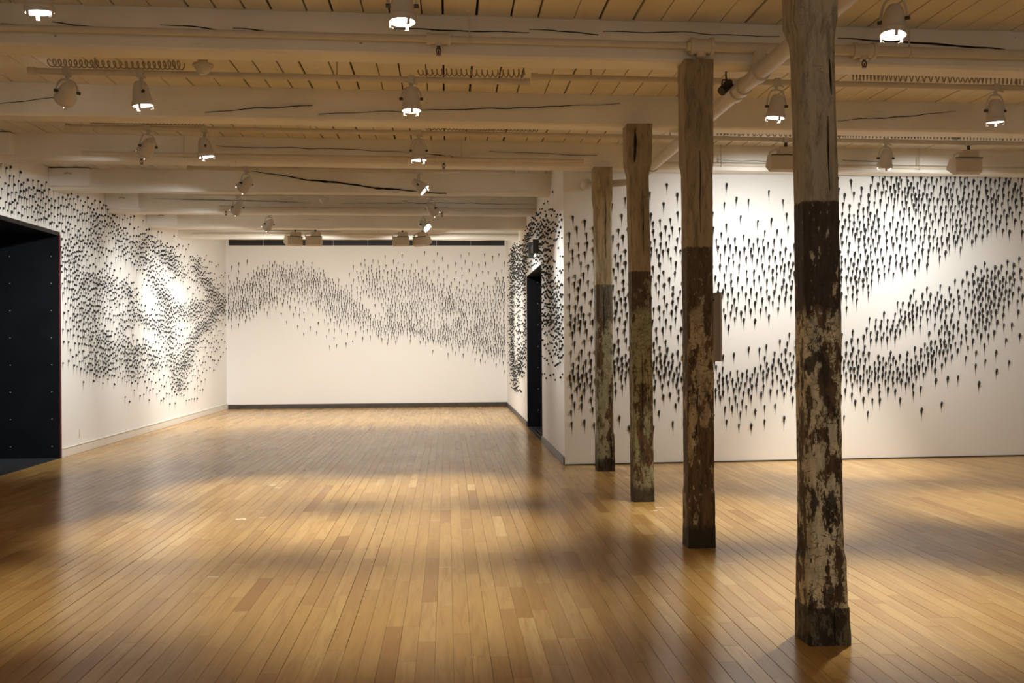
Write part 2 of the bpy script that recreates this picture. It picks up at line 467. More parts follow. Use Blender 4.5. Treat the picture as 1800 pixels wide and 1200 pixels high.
# ------------------------------------------------------------------ ceiling of separate planks
BEAMS = [('O', 4.80, 0.04), ('A', 7.15, 0.040), ('B', 9.31, 0.046), ('C', 11.55, 0.052), ('D', 13.68, 0.035), ('E', 15.85, 0.03), ('F', 17.86, 0.02), ('G', 19.86, 0.03)]
YREC, ZREC = 20.35, 4.04          # the last bay before the back wall is a little higher
ceil = struct(MB().box((XL-0.35, YREAR, CEIL+0.035), (XFAR+0.2, YREC, CEIL+0.26)).box((XL-0.35, YREC, ZREC+0.035), (XR_IN+0.3, YB+0.2, ZREC+0.10)).build('ceiling', M_GAP))
x = XL
GR0, GR1 = on_y(402, 428, YB).x, on_y(887, 428, YB).x            # dark grille let into the top of the back wall
GZ = on_y(640, 431.5, YB).z
while x < XFAR - 0.01:
    w = min(rnd.choice((0.16, 0.19, 0.19, 0.22, 0.25, 0.30)) * rnd.uniform(0.94, 1.06), XFAR - x)
    end = YREC if x + w < XR_IN + 0.25 else rwy(x + w) + 0.1
    cuts = [YREAR]
    for nm, yy, sl in BEAMS:
        if yy < end - 1 and yy + 0.12 - cuts[-1] > 3.5 and rnd.random() < 0.55: cuts.append(yy + 0.12 + sl * x)
    cuts.append(end)
    for a, c in zip(cuts, cuts[1:]):
        gap = rnd.choice((0.005, 0.007, 0.009, 0.011, 0.014, 0.017))
        MB().bbox((x + 0.001, a + 0.002, CEIL + rnd.uniform(-0.002, 0.003)), (x + w - gap, c - 0.002, CEIL + 0.03), 0.003).build('ceiling_plank', M_PLANK, ceil)
    if x + w < XR_IN + 0.25: MB().bbox((x + 0.001, YREC + 0.002, ZREC), (x + w - 0.008, YB - 0.002, ZREC + 0.03), 0.003).build('ceiling_plank', M_PLANK, ceil)
    x += w
gr = empty('wall_grille', (0, YB, GZ))
tag(gr, 'long black slot grille along the top of the back wall', 'grille')
npan = 8; pw = (GR1 - GR0) / npan
for i in range(npan):
    MB().bbox((GR0 + i*pw + 0.004, -0.012, 0.0), (GR0 + (i+1)*pw - 0.004, -0.001, ZREC - GZ - 0.01), 0.002).build('panel', M_GRILLE, gr)
    for j in range(1, 8):
        xx = GR0 + i*pw + pw*j/8
        MB().box((xx-0.005, -0.018, 0.004), (xx+0.005, -0.011, ZREC - GZ - 0.014)).build('slat', M_GRILLE, gr)
MB().box((GR0, -0.02, -0.012), (GR1, 0.0, -0.001)).build('sill', M_WALL, gr)

# ------------------------------------------------------------------ beams
def beam(key, y, sl, x0, x1, label, zb=BEAMZ, depth=0.25):
    o = empty('ceiling_beam', (x0, y + sl*x0, 0))
    tag(o, label, 'beam', 'white painted ceiling beams')
    mb = MB(); n = int((x1-x0)/0.12); sd = ord(key) * 3.1
    vs, fs = [], []
    b = 0.018
    top_ = CEIL + 0.01 - zb
    ring = [(0, b), (b, 0), (depth-b, 0), (depth, b), (depth, top_), (0, top_)]
    for i in range(n+1):
        xx = x0 + (x1-x0)*i/n
        for j, (yy, zz) in enumerate(ring):
            jy = noise.noise((xx*1.1, j*2.3, sd)) * 0.010 + noise.noise((xx*5, j*3.3, sd)) * 0.004
            jz = (noise.noise((xx*0.9, j*1.7, sd+9)) * 0.010 + noise.noise((xx*6, j*2.7, sd+5)) * 0.004) if j < 4 else 0
            vs.append((xx - x0, sl*(xx-x0) + yy + jy, zb + zz + jz))
    m = len(ring)
    for i in range(n):
        for j in range(m):
            fs.append((i*m+j, i*m+(j+1) % m, (i+1)*m+(j+1) % m, (i+1)*m+j))
    fs.append(tuple(range(m))[::-1]); fs.append(tuple(range(n*m, n*m+m)))
    fs = [f[::-1] for f in fs]
    mb.add(vs, fs).build('timber', M_BEAM, o)
    return o
def crack(parent, y, sl, pts, w):
    """thin dark split on the front face of a beam; pts measured in the photo"""
    P = []
    for px, py in pts:
        p = on_y(px, py, y); p = on_y(px, py, y + sl*p.x); P.append(p)
    # resample
    Q = []
    for a, c in zip(P, P[1:]):
        k = max(2, int((c-a).length / 0.035))
        Q += [a.lerp(c, i/k) for i in range(k)]
    Q.append(P[-1])
    vs, fs = [], []
    for i, q in enumerate(Q):
        t = i/(len(Q)-1); ww = 0.75 * w * (0.15 + math.sin(math.pi*t)) * (0.55 + 0.9*abs(noise.noise((q.x*7, w*90, 3)))) * 0.5
        jz = noise.noise((q.x*5, 1, w*77)) * 0.012
        yy = y + sl*q.x - 0.012
        vs += [(q.x, yy, q.z + jz - ww), (q.x, yy, q.z + jz + ww), (q.x, yy+0.03, q.z + jz - ww), (q.x, yy+0.03, q.z + jz + ww)]
    for i in range(len(Q)-1):
        a = i*4; c = a+4
        fs += [(a, c, c+1, a+1), (a+1, c+1, c+3, a+3), (a, a+2, c+2, c)]
    M = Matrix.Translation(-Vector(parent.location))
    MB().add(vs, fs).xform(M).build('crack', M_CRACK, parent)
ORD = {'O': 'over the nearest column, above the frame', 'A': 'resting on the second nearest column', 'B': 'resting on the third column, behind the second row of lamps',
       'C': 'resting on the farthest column, above the right wall', 'D': 'with a long dark split, first beyond the farthest column',
       'E': 'second beyond the farthest column, ending at the inner wall', 'F': 'third beyond the farthest column, before the box floodlights', 'G': 'nearest the black grille at the back wall'}
BO = {}
for k, y, sl in BEAMS:
    BO[k] = beam(k, y, sl, XL, XFAR if k in 'OABC' else XR_IN, 'white painted ceiling beam ' + ORD[k], BEAMZ + (0.03 if k == 'G' else 0))
CR_ = {'A': [([(0,42),(40,46),(76,51)],.010), ([(92,40),(160,47),(232,55)],.012), ([(282,43),(350,49),(420,56)],.009), ([(410,49),(480,56),(545,62)],.009),
             ([(690,49),(760,54),(890,58),(930,57)],.007), ([(930,51),(990,55),(1052,62)],.006), ([(1472,68),(1560,72),(1640,78),(1690,81),(1760,86),(1800,88)],.016), ([(1060,56),(1180,57),(1290,62),(1370,64)],.006)],
       'B': [([(0,182),(60,176),(120,170)],.004), ([(360,197),(460,190),(550,185)],.009), ([(560,201),(640,197)],.004), ([(640,197),(780,194),(930,189),(1090,182)],.009), ([(1472,213),(1540,208),(1590,205),(1680,195)],.008)],
       'C': [([(380,257),(600,262),(720,268)],.006), ([(746,270),(800,276),(830,279)],.014), ([(860,266),(1050,274)],.004), ([(1260,281),(1380,285)],.004), ([(1480,281),(1560,285)],.004)],
       'D': [([(432,299),(490,307),(540,316),(600,322),(660,330),(725,336),(785,341)],.034)],
       'E': [([(270,349),(400,352),(520,355),(545,357)],.012), ([(600,357),(780,357),(940,359)],.008)],
       'F': [], 'G': [([(450,404),(600,407)],.006)]}
SL = {k: (y, s) for k, y, s in BEAMS}
for k, lst in CR_.items():
    for pts, w in lst: crack(BO[k], SL[k][0], SL[k][1], pts, w)
# boxed beam ends against the left wall
for k, wd in (('C', 0.46), ('D', 0.52), ('E', 0.50), ('F', 0.52)):
    y, s = SL[k]; yy = y + s*XL; o = BO[k]
    MB().bbox((0.002, -0.10, BEAMZ+0.045), (wd, 0.12, CEIL-0.014), 0.006).build('end_box', M_WALL, o)
    MB().tube([(wd*0.4, -0.101, 3.77), (wd*0.4+0.05, -0.115, 3.775), (wd*0.4+0.09, -0.101, 3.765)], 0.008, 6).build('hook', M_COIL, o)

# ------------------------------------------------------------------ columns
def column(prof, cxy, mat, label, seed):
    """prof: (z, dx, dy, half width, chamfer) rows; one hewn timber"""
    o = empty('timber_column', (cxy[0], cxy[1], 0))
    tag(o, label, 'column', 'row of old timber columns')
    zs = []; zz = 0.0
    top = prof[-1][0]
    while zz < top: zs.append(zz); zz += 0.018
    zs.append(top)
    per = 6                                   # points per side
    vs, fs = [], []
    for z in zs:
        for p, q in zip(prof, prof[1:]):
            if p[0] <= z <= q[0]:
                t = (z-p[0])/(q[0]-p[0]) if q[0] > p[0] else 0
                dx, dy, hw, ch = [p[i]+(q[i]-p[i])*t for i in range(1, 5)]; break
        pts = []
        c = hw - ch
        corners = [((-c, -hw), (c, -hw)), ((hw, -c), (hw, c)), ((c, hw), (-c, hw)), ((-hw, c), (-hw, -c))]
        for (a, b2), (e, f) in corners:
            for i in range(per):
                t = i/(per-1); pts.append((a+(e-a)*t, b2+(f-b2)*t))
        for j, (px, py) in enumerate(pts):
            n1 = noise.noise((px*9+seed, py*9, z*1.2)); n2 = noise.noise((px*34, py*34+seed, z*3.0)); n3 = noise.noise((px*20, py*20+seed*2, z*14))
            k = 1 + n1*0.035 + n2*0.028 + n3*0.016
            vs.append((dx + px*k, dy + py*k, z))
    m = per*4
    for i in range(len(zs)-1):
        for j in range(m):
            fs.append((i*m+j, i*m+(j+1) % m, (i+1)*m+(j+1) % m, (i+1)*m+j))
    fs.append(tuple(range(m))[::-1]); fs.append(tuple(range((len(zs)-1)*m, len(zs)*m)))
    MB().add(vs, fs).build('shaft', mat, o, smooth=SM)
    return o
def split(o, prof, x, z0, z1, w, seed):
    """open shake on the front face of a column"""
    vs, fs = [], []; n = int((z1-z0)/0.03)+2
    for i in range(n+1):
        z = z0+(z1-z0)*i/n; t = i/n
        for p, q in zip(prof, prof[1:]):
            if p[0] <= z <= q[0]:
                s = (z-p[0])/(q[0]-p[0]); dx, dy, hw = [p[k]+(q[k]-p[k])*s for k in (1, 2, 3)]; break
        ww = w*(0.2+math.sin(math.pi*t))*(0.5+abs(noise.noise((z*6, seed, 0))))*0.5
        xx = dx + x + noise.noise((z*3.1, seed, 4))*0.012
        yy = dy - hw*1.055
        vs += [(xx-ww, yy, z), (xx+ww, yy, z), (xx-ww, yy+0.03, z), (xx+ww, yy+0.03, z)]
    for i in range(n):
        a = i*4; c = a+4
        fs += [(a, a+1, c+1, c), (a+1, a+3, c+3, c+1), (a, c, c+2, a+2)]
    MB().add(vs, fs).build('crack', M_CRACK, o)
TOPZ = BEAMZ + 0.004
P1 = [(0, 0.0, 0, 0.107, .008), (0.18, -0.002, 0, 0.103, .010), (0.185, -0.003, 0, 0.1, .014), (0.42, -0.006, 0, 0.099, .018), (0.46, -0.008, 0, 0.093, .026), (0.93, -0.012, 0, 0.092, .028), (1.62, -0.012, 0, 0.094, .028),
      (2.2, -0.020, 0, 0.091, .026), (2.9, -0.034, 0, 0.090, .026), (3.01, -0.038, 0, 0.092, .024), (3.10, -0.045, 0, 0.106, .010), (TOPZ, -0.05, 0, 0.108, .008)]
P2 = [(0, 0, 0, 0.102, .008), (0.40, 0, 0, 0.099, .010), (0.44, 0, 0, 0.096, .022), (1.5, 0.002, 0, 0.097, .022), (2.2, 0.0, 0, 0.097, .020), (2.75, -0.002, 0, 0.099, .018), (2.82, -0.004, 0, 0.105, .010), (TOPZ, -0.006, 0, 0.107, .006)]
P3 = [(0, 0, 0, 0.099, .008), (0.5, -0.004, 0, 0.097, .014), (1.5, -0.008, 0, 0.095, .018), (2.2, -0.014, 0, 0.094, .020), (3.09, -0.03, 0, 0.096, .022), (3.20, -0.028, 0, 0.118, .008), (TOPZ, -0.026, 0, 0.120, .006)]
P4 = [(0, 0, 0, 0.105, .008), (0.42, -0.004, 0, 0.102, .010), (0.46, -0.006, 0, 0.096, .022), (2.2, -0.01, 0, 0.098, .022), (3.1, -0.016, 0, 0.099, .020), (3.2, -0.018, 0, 0.109, .008), (TOPZ, -0.02, 0, 0.110, .006)]
TAN = (0.34, 0.265, 0.165)
m1 = column_mat('flaking paint near column', 1.0, 2.20, 1.64, (0.44, 0.375, 0.265), (0.032, 0.021, 0.014), (0.76, 0.67, 0.46), (0.30, 0.31, 0.22), 0.508, 0.4, 0.9, (0.180, 0.190))
m2 = column_mat('brown timber column', 2.3, 2.20, 1.75, (0.40, 0.31, 0.19), (0.055, 0.038, 0.02), (0.50, 0.40, 0.26), (0.28, 0.25, 0.17), 0.57, 0.3, 0.6)
m3 = column_mat('olive painted column', 4.1, 2.18, 1.80, (0.42, 0.325, 0.20), (0.050, 0.034, 0.024), (0.34, 0.32, 0.20), (0.26, 0.30, 0.18), 0.525, 0.7, 0.6)
m4 = column_mat('grey brown column', 6.2, 2.19, 1.78, (0.48, 0.40, 0.25), (0.075, 0.066, 0.05), (0.40, 0.365, 0.26), (0.25, 0.33, 0.20), 0.55, 0.5, 0.5)
C1 = column(P1, (1.88, 4.91), m1, 'nearest old timber column with cream and green paint flaking off', 1.7)
C2 = column(P2, (1.85, 7.26), m2, 'brown weathered timber column with a board fixed behind its edge', 5.2)
C3 = column(P3, (1.85, 9.40), m3, 'olive green flaking timber column with a flared head', 8.9)
C4 = column(P4, (1.857, 11.68), m4, 'farthest old timber column, standing close to the white right wall', 12.4)
split(C1, P1, 0.036, 2.25, 2.62, 0.007, 1); split(C1, P1, 0.052, 2.72, 2.90, 0.014, 2); split(C1, P1, 0.022, 0.01, 0.17, 0.009, 3)
split(C2, P2, 0.0, 2.3, 2.9, 0.005, 4); split(C2, P2, -0.035, 1.0, 1.13, 0.014, 5); split(C2, P2, -0.04, 0.82, 0.9, 0.014, 5)
split(C3, P3, -0.05, 3.2, 3.52, 0.034, 6); split(C3, P3, 0.025, 2.35, 2.95, 0.008, 7); split(C3, P3, -0.005, 0.7, 1.4, 0.012, 8)
split(C4, P4, 0.02, 2.5, 3.4, 0.006, 9); split(C4, P4, 0.06, 0.02, 0.45, 0.02, 10); split(C4, P4, -0.01, 1.6, 2.1, 0.008, 11)
# chalked letters on the nearest column
def letter(ch, size, x, y, z, parent):
    cu = bpy.data.curves.new('letter', 'FONT'); cu.body = ch; cu.size = size; cu.extrude = 0.001
    t = bpy.data.objects.new('letter', cu); COL.objects.link(t)
    dg = bpy.context.evaluated_depsgraph_get()
    me = bpy.data.meshes.new_from_object(t.evaluated_get(dg)); bpy.data.objects.remove(t)
    me.materials.clear(); me.materials.append(M_CHALK)
    o = bpy.data.objects.new('chalk_letter', me); COL.objects.link(o); o.parent = parent
    o.location = (x, y, z); o.rotation_euler = (math.pi/2, 0, 0)
for ch, sz, lx, lz in (('S', .056, -.028, .525), ('E', .046, .012, .53), ('b', .046, -.062, .525), ('1', .055, -.018, .475), ('0', .055, -.058, .475)):
    letter(ch, sz, lx, -0.1015, lz, C1)

# board fixed behind the second column
sg = empty('sign_board', (1.99, 7.42, 1.36))
tag(sg, 'thin grey sign board mounted upright at the edge of the brown column', 'sign')
rotz = math.radians(-68)
MB().bbox((-0.13, -0.008, 0.0), (0.13, 0.008, 0.515), 0.002).build('board', M_SIGN, sg).rotation_euler = (0, 0, rotz)
b_ = MB()
for i, (sx, sz, w_) in enumerate(((-0.10, 0.455, 0.16), (-0.10, 0.435, 0.11))):
    b_.box((sx, -0.0095, sz), (sx + w_, -0.0082, sz + 0.012))
b_.build('lettering', M_INK, sg).rotation_euler = (0, 0, rotz)

# ------------------------------------------------------------------ steel-lined openings
y0, y1, dh = DOORL
d1 = struct(empty('door_1', (XL, y1, 0)))
def rel(parent, mbx, name, mat, par2=None):
    mbx.xform(Matrix.Translation(-Vector(parent.location)))
    return mbx.build(name, mat, par2 or parent)
XO = XL - 1.7
jm = rel(d1, MB().box((XO, y1, -0.012), (XL-0.0, y1+0.05, dh)), 'jamb', M_STEEL)
rel(d1, MB().box((XO, y0-0.05, -0.012), (XL, y0, dh)), 'jamb', M_STEEL)
rel(d1, MB().box((XO, y0, dh), (XL, y1, dh+0.04)), 'soffit', M_STEEL)
rel(d1, MB().box((XO-0.05, y0-0.05, -0.012), (XO, y1+0.05, dh+0.04)), 'end_panel', M_STEEL)
rel(d1, MB().box((XO, y0, -0.010), (XL-0.004, y1, 0.003)), 'threshold', M_STEELF)
rel(d1, MB().box((XL-0.004, y1-0.003, 0), (XL+0.006, y1+0.014, dh+0.042)), 'edge_strip', M_RED)
rel(d1, MB().box((XL-0.01, y0, dh-0.01), (XL+0.005, y1-0.004, dh+0.042)), 'edge_strip', M_STEEL)
for rx in (-5.31, -5.85, -6.35):
    for k in range(8):
        q = MB().lathe([(0.011, 0), (0.009, 0.004), (0.004, 0.006)], 10)
        r_ = q.build('rivet', M_RIVET, d1); r_.location = (rx - XL, -0.001, 0.16 + 0.365*k); r_.rotation_euler = (math.pi/2, 0, 0)
y0, y1, dh = DOORR
d2 = struct(empty('door_2', (XR_IN, y1, 0)))
rel(d2, MB().box((XR_IN+0.001, y1-0.012, -0.012), (XR_IN+1.6, y1, dh)), 'jamb', M_STEEL)
rel(d2, MB().box((XR_IN-0.006, y0, -0.012), (XR_IN+1.6, y0+0.012, dh)), 'jamb', M_STEEL)
rel(d2, MB().box((XR_IN+0.001, y0, dh-0.012), (XR_IN+1.6, y1, dh)), 'soffit', M_STEEL)
rel(d2, MB().box((XR_IN+1.6, y0, -0.012), (XR_IN+1.62, y1, dh)), 'end_panel', M_STEEL)
rel(d2, MB().box((XR_IN, y0, -0.012), (XR_IN+1.6, y1, 0.0005)), 'threshold', M_STEELF)
for k in range(7):
    xx = XR_IN + 0.05 + 0.07*k
    rel(d2, MB().bbox((xx, y0+0.02, 0), (xx+0.035, y1-0.02, 0.006), 0.002), 'tread_rib', M_STEEL)
for k in range(7):
    q = MB().lathe([(0.011, 0), (0.009, 0.004), (0.004, 0.006)], 10)
    r_ = q.build('rivet', M_RIVET, d2); r_.location = (0.20, -0.0125, 0.3 + 0.385*k); r_.rotation_euler = (math.pi/2, 0, 0)

# ------------------------------------------------------------------ pipes, rails
def line_at(y, sl, x): return y + sl*x
def pipe_obj(name, pts, r, mat, label, cat, n=12):
    p0 = Vector(pts[0]); o = empty(name, p0); tag(o, label, cat)
    MB().tube([Vector(p)-p0 for p in pts], r, n).build('tube', mat, o, smooth=SM)
    return o, p0
def hanger(o, p0, x, y, z, r):
    MB().tube([(x-p0.x, y-p0.y, z-p0.z), (x-p0.x, y-p0.y, CEIL-p0.z)], 0.006, 6).build('hanger_rod', M_PIPE, o)
    m = MB(); ring = [(x-p0.x, y-p0.y+math.cos(a)*(r+0.004), z-p0.z+math.sin(a)*(r+0.004)) for a in [2*math.pi*i/14 for i in range(15)]]
    m.tube(ring, 0.007, 6).build('hanger_ring', M_PIPE, o)
def sprinkler(px, py, y, sl, pz, pr, label):
    p = on_y(px, py, y); p = on_y(px, py, y + sl*p.x)
    o = empty('fire_sprinkler', (p.x, p.y, pz-pr-0.075)); tag(o, label, 'sprinkler', 'fire sprinkler heads')
    MB().lathe([(0.012, 0.045), (0.014, 0.075)], 10).build('stem', M_GREYM, o)
    MB().tube([(-0.013, 0, 0.048), (-0.017, 0, 0.03), (-0.010, 0, 0.010), (0, 0, 0.004)], 0.004, 6).build('frame_arm', M_SPRK, o)
    MB().tube([(0.013, 0, 0.048), (0.017, 0, 0.03), (0.010, 0, 0.010), (0, 0, 0.004)], 0.004, 6).build('frame_arm', M_SPRK, o)
    MB().lathe([(0.003, 0.006), (0.005, 0.02), (0.003, 0.042)], 8).build('bulb', M_SPRK, o)
    MB().lathe([(0.019, 0.0), (0.019, 0.003)], 12).build('deflector', M_SPRK, o)
    return p
def tee(o, p0, x, y, z, r, drop=True):
    m = MB(); m.tube([(x-0.075-p0.x, y-p0.y, z-p0.z), (x+0.075-p0.x, y-p0.y, z-p0.z)], r*1.35, 14)
    for s in (-1, 1): m.tube([(x+s*0.06-p0.x, y-p0.y, z-p0.z), (x+s*0.085-p0.x, y-p0.y, z-p0.z)], r*1.6, 14)
    if drop: m.tube([(x-p0.x, y-p0.y, z-p0.z), (x-p0.x, y-p0.y, z-r*1.9-p0.z)], r*0.85, 12)
    m.build('tee_fitting', M_PIPE, o, smooth=SM)
# sprinkler pipe before beam A (thin left of the tee, thick right of it)
def sp_run(k, dy, z, r, x0, x1, label):
    y, s = SL[k]; pts = [(x, y + s*x - dy, z) for x in (x0, (x0+x1)/2, x1)]
    return pipe_obj('sprinkler_pipe', pts, r, M_PIPE, label, 'pipe')
o, p0 = sp_run('A', 0.07, 3.665, 0.024, XL+0.02, 1.75, 'thin cream sprinkler pipe along the beam on the second nearest column')
yA, sA = SL['A']
for px in (20, 825):
    p = on_y(px, 70, yA); hanger(o, p0, p.x, yA + sA*p.x - 0.07, 3.665, 0.024)
p = sprinkler(771, 85, yA-0.07, sA, 3.665, 0.04, 'dark red sprinkler head hanging below the thin pipe on the front beam')
tee(o, p0, p.x, p.y, 3.665, 0.027)
o, p0 = sp_run('A', 0.085, 3.655, 0.037, 1.75, XFAR-0.01, 'thick cream sprinkler pipe right of the nearest column')
p = on_y(1604, 90, yA); hanger(o, p0, p.x, yA + sA*p.x - 0.085, 3.655, 0.037)
p = sprinkler(1519, 110, yA-0.085, sA, 3.655, 0.055, 'dark red sprinkler head right of the nearest column')
tee(o, p0, p.x, p.y, 3.655, 0.037)
tee(o, p0, 1.86, yA + sA*1.86 - 0.085, 3.655, 0.04)
yC, sC = SL['C']
o, p0 = sp_run('C', 0.08, 3.63, 0.024, -4.0, 1.6, 'cream sprinkler pipe along the beam on the farthest column')
for px in (333, 812): p = on_y(px, 290, yC); hanger(o, p0, p.x, yC + sC*p.x - 0.08, 3.63, 0.024)
for px, py, lb in ((249, 283, 'small dark sprinkler head near the left end box'), (780, 293, 'small dark sprinkler head beside the middle lamp row')):
    p = sprinkler(px, py, yC-0.08, sC, 3.63, 0.04, lb); tee(o, p0, p.x, p.y, 3.63, 0.026)
o, p0 = sp_run('C', 0.06, 3.62, 0.022, 2.1, XFAR-0.01, 'cream sprinkler pipe above the white right wall')
for px in (1272, 1632): p = on_y(px, 290, yC); hanger(o, p0, p.x, yC + sC*p.x - 0.06, 3.62, 0.022)
yE, sE = SL['E']
o, p0 = sp_run('E', 0.08, 3.63, 0.024, -3.2, XR_IN-0.01, 'cream sprinkler pipe in the far bay before the inner wall')
for px, py, lb in ((397, 366, 'tiny dark sprinkler head beside the slanted far left lamp'), (777, 373, 'tiny dark sprinkler head in the far bay')):
    p = sprinkler(px, py, yE-0.08, sE, 3.63, 0.04, lb); tee(o, p0, p.x, p.y, 3.63, 0.026)
yG, sG = SL['G']
o, p0 = sp_run('G', 0.07, 3.665, 0.022, -4.9, XR_IN-0.01, 'cream pipe along the last beam before the back wall')
# main pipe running away from the camera under the beams
XM = 1.86 + 0.0
pm = on_z(1330, 132, 3.475); XM = pm.x
pts = [(XM, 2.4, 3.475), (XM, 11.55, 3.475), (XM-0.03, 11.72, 3.47), (XM-0.16, 11.80, 3.46), (1.80, 11.86, 3.45)]
o, p0 = pipe_obj('main_pipe', [(XM, 2.4, 3.475), (XM, 11.6, 3.475)], 0.058, M_PIPE, 'thick cream main pipe running lengthwise under the beams beside the columns', 'pipe', 18)
m = MB()
yT = yA + 0.04*XM - 0.085
for yy in (yT, yT+0.42, yT+0.58, 9.2, 11.0):
    MB().tube([(0, yy-0.045-p0.y, 0), (0, yy+0.045-p0.y, 0)], 0.072, 18).build('coupling', M_PIPE, o, smooth=SM)
m = MB().tube([(0, yT-p0.y, 0), (0, yT-p0.y, 3.655-p0.z)], 0.045, 14); m.build('riser', M_PIPE, o, smooth=SM)
m = MB()
for s in (-1, 1): MB().tube([(s*0.08, yT+0.38-p0.y, 0.03), (s*0.08, yT+0.46-p0.y, 0.03)], 0.014, 8).build('coupling_bolt', M_PIPE, o)
pe = on_y(1030, 318, 12.0)
o, p0 = pipe_obj('elbow_pipe', [(XM, 11.75, 3.43), (XM-0.3, 11.93, 3.43), (1.95, 12.0, 3.43), (pe.x, 12.0, 3.43)], 0.042, M_PIPE, 'short cream pipe ending in a white elbow beside the farthest column', 'pipe', 14)
MB().lathe([(0.0, -0.07), (0.045, -0.06), (0.066, -0.02), (0.066, 0.03), (0.05, 0.06), (0.0, 0.068)], 16).build('elbow', M_PLATE, o, smooth=SM).location = Vector((pe.x, 12.0, 3.43)) - p0
MB().tube([(pe.x-p0.x, 12.0-p0.y, 0), (pe.x-p0.x, rwy(2.2)-p0.y, 0)], 0.045, 12).build('wall_stub', M_PIPE, o)

# lamp rails (conduit) between the beams
ROWS = {1: (5.98, .04), 2: (8.24, .043), 3: (10.44, .049), 4: (12.72, .04), 5: (14.86, .03), 6: (16.9, .025), 7: (18.9, .025)}
RAILZ = 3.705
def rowpt(row, px, py):
    y, s = ROWS[row]; p = on_y(px, py, y); return on_y(px, py, y + s*p.x)
def rail(row, xa, xb, label, r=0.026, dz=0, dy=0, n=12):
    y, s = ROWS[row]
    o, p0 = pipe_obj('lamp_rail', [(xa, y+s*xa+dy, RAILZ+dz), ((xa+xb)/2, y+s*(xa+xb)/2+dy, RAILZ+dz), (xb, y+s*xb+dy, RAILZ+dz)], r, M_PIPE, label, 'rail', n)
    k = xa + 0.5
    while k < xb:
        MB().tube([(k-p0.x, y+s*k+dy-p0.y, 0), (k-p0.x, y+s*k+dy-p0.y, CEIL-p0.z)], 0.008, 6).build('hanger_rod', M_PIPE, o); k += 1.9
    for e, sg_ in ((xa, 1), (xb, -1)):
        MB().tube([(e-p0.x-0.004*sg_, y+s*e+dy-p0.y, 0), (e-p0.x+0.05*sg_, y+s*e+dy-p0.y, 0)], r*1.25, n).build('end_cap', M_PIPE, o)
def rx(row, px): return rowpt(row, px, 300).x
rail(1, XL+0.3, XFAR-0.3, 'cream lamp rail in the front bay, before the first full beam', dz=0.02)
rail(2, rx(2, 52), rx(2, 932), 'cream lamp rail over the two coiled cables in the second bay', dz=-0.025)
rail(2, rx(2, 936), XFAR-0.3, 'cream lamp rail passing behind the two nearest columns', dz=0.02)
rail(3, rx(3, 117), XFAR-0.3, 'long cream lamp rail in the third bay')
rail(4, rx(4, 330), rx(4, 900), 'cream lamp rail in the bay with the slanted lamps')
rail(5, rx(5, 330), rx(5, 880), 'short far cream lamp rail holding two slanted lamps')
rail(6, rx(6, 380), rx(6, 880), 'far cream lamp rail before the last beams')
rail(7, rx(7, 420), rx(7, 880), 'farthest cream rail holding the box floodlights')
# coiled cables lying on the rails
def coil(row, pa, pb, label, dz=0.0, dy=0.0, seed=0):
    xa, xb = rx(row, pa), rx(row, pb); y, s = ROWS[row]
    pts = []; n = int((xb-xa)/0.050*11); ph = 0
    p0 = Vector((xa, y+s*xa+dy, RAILZ+0.036+dz))
    for i in range(n):
        t = i/n; x = xa+(xb-xa)*t
        ph += 2*math.pi/11 * (1.25 + 0.9*noise.noise((x*1.3, seed, 0)))
        rr = 0.034*(0.85+0.5*noise.noise((x*2.1, seed, 7)))
        pts.append(Vector((x+0.010*math.cos(ph), y+s*x+dy+rr*math.cos(ph), RAILZ+0.036+dz+rr+rr*math.sin(ph)))-p0)
    o = MB().tube(pts, 0.0055, 5).build('coiled_cable', M_COIL, None, smooth=True); o.location = p0
    tag(o, label, 'cable', 'coiled cables on the lamp rails')
coil(2, 86, 323, 'tan coiled cable on the second rail above the two left lamps', -0.025, seed=1)
coil(2, 735, 926, 'tan coiled cable on the second rail at its middle end', -0.025, seed=2)
coil(2, 1497, 1830, 'tan coiled cable on the rail right of the nearest column', 0.02, seed=3)
coil(3, 158, 358, 'tan coiled cable bunched on the left end of the third rail', seed=4)
coil(3, 746, 948, 'tan coiled cable on the middle of the third rail', seed=5)
coil(3, 1258, 1830, 'long tan coiled cable on the third rail right of the columns', seed=6)

# thin conduits with junction boxes close behind beam A
def conduit(y, s, xa, xb, z, r, label):
    return pipe_obj('conduit', [(xa, y+s*xa, z), ((xa+xb)/2, y+s*(xa+xb)/2, z), (xb, y+s*xb, z)], r, M_PIPE, label, 'conduit', 8)
yc1 = yA + 0.42
conduit(yc1, .04, -4.1, XFAR-0.2, 3.80, 0.011, 'thin conduit with junction boxes behind the front beam')
conduit(yc1+0.13, .04, -3.0, XFAR-0.2, 3.80, 0.009, 'thinner second conduit behind the front beam')
for px, py, lb in ((70, 110, 'junction box at the left end of the second rail'), (435, 116, 'junction box beside the large camera dome'), (795, 122, 'junction box above the middle coiled cable'), (1140, 125, 'junction box left of the brown column'), (1484, 135, 'junction box right of the nearest column')):
    p = on_y(px, py, yc1); p = on_y(px, py, yc1+.04*p.x)
    o = empty('junction_box', (p.x, p.y, 3.745)); tag(o, 'cream ' + lb, 'electrical box', 'junction boxes')
    MB().bbox((-0.06, -0.05, 0), (0.06, 0.05, 0.11), 0.006).build('housing', M_CAN, o)
    MB().bbox((-0.055, -0.045, -0.006), (0.055, 0.045, 0.0), 0.002).build('cover', M_CAN, o)

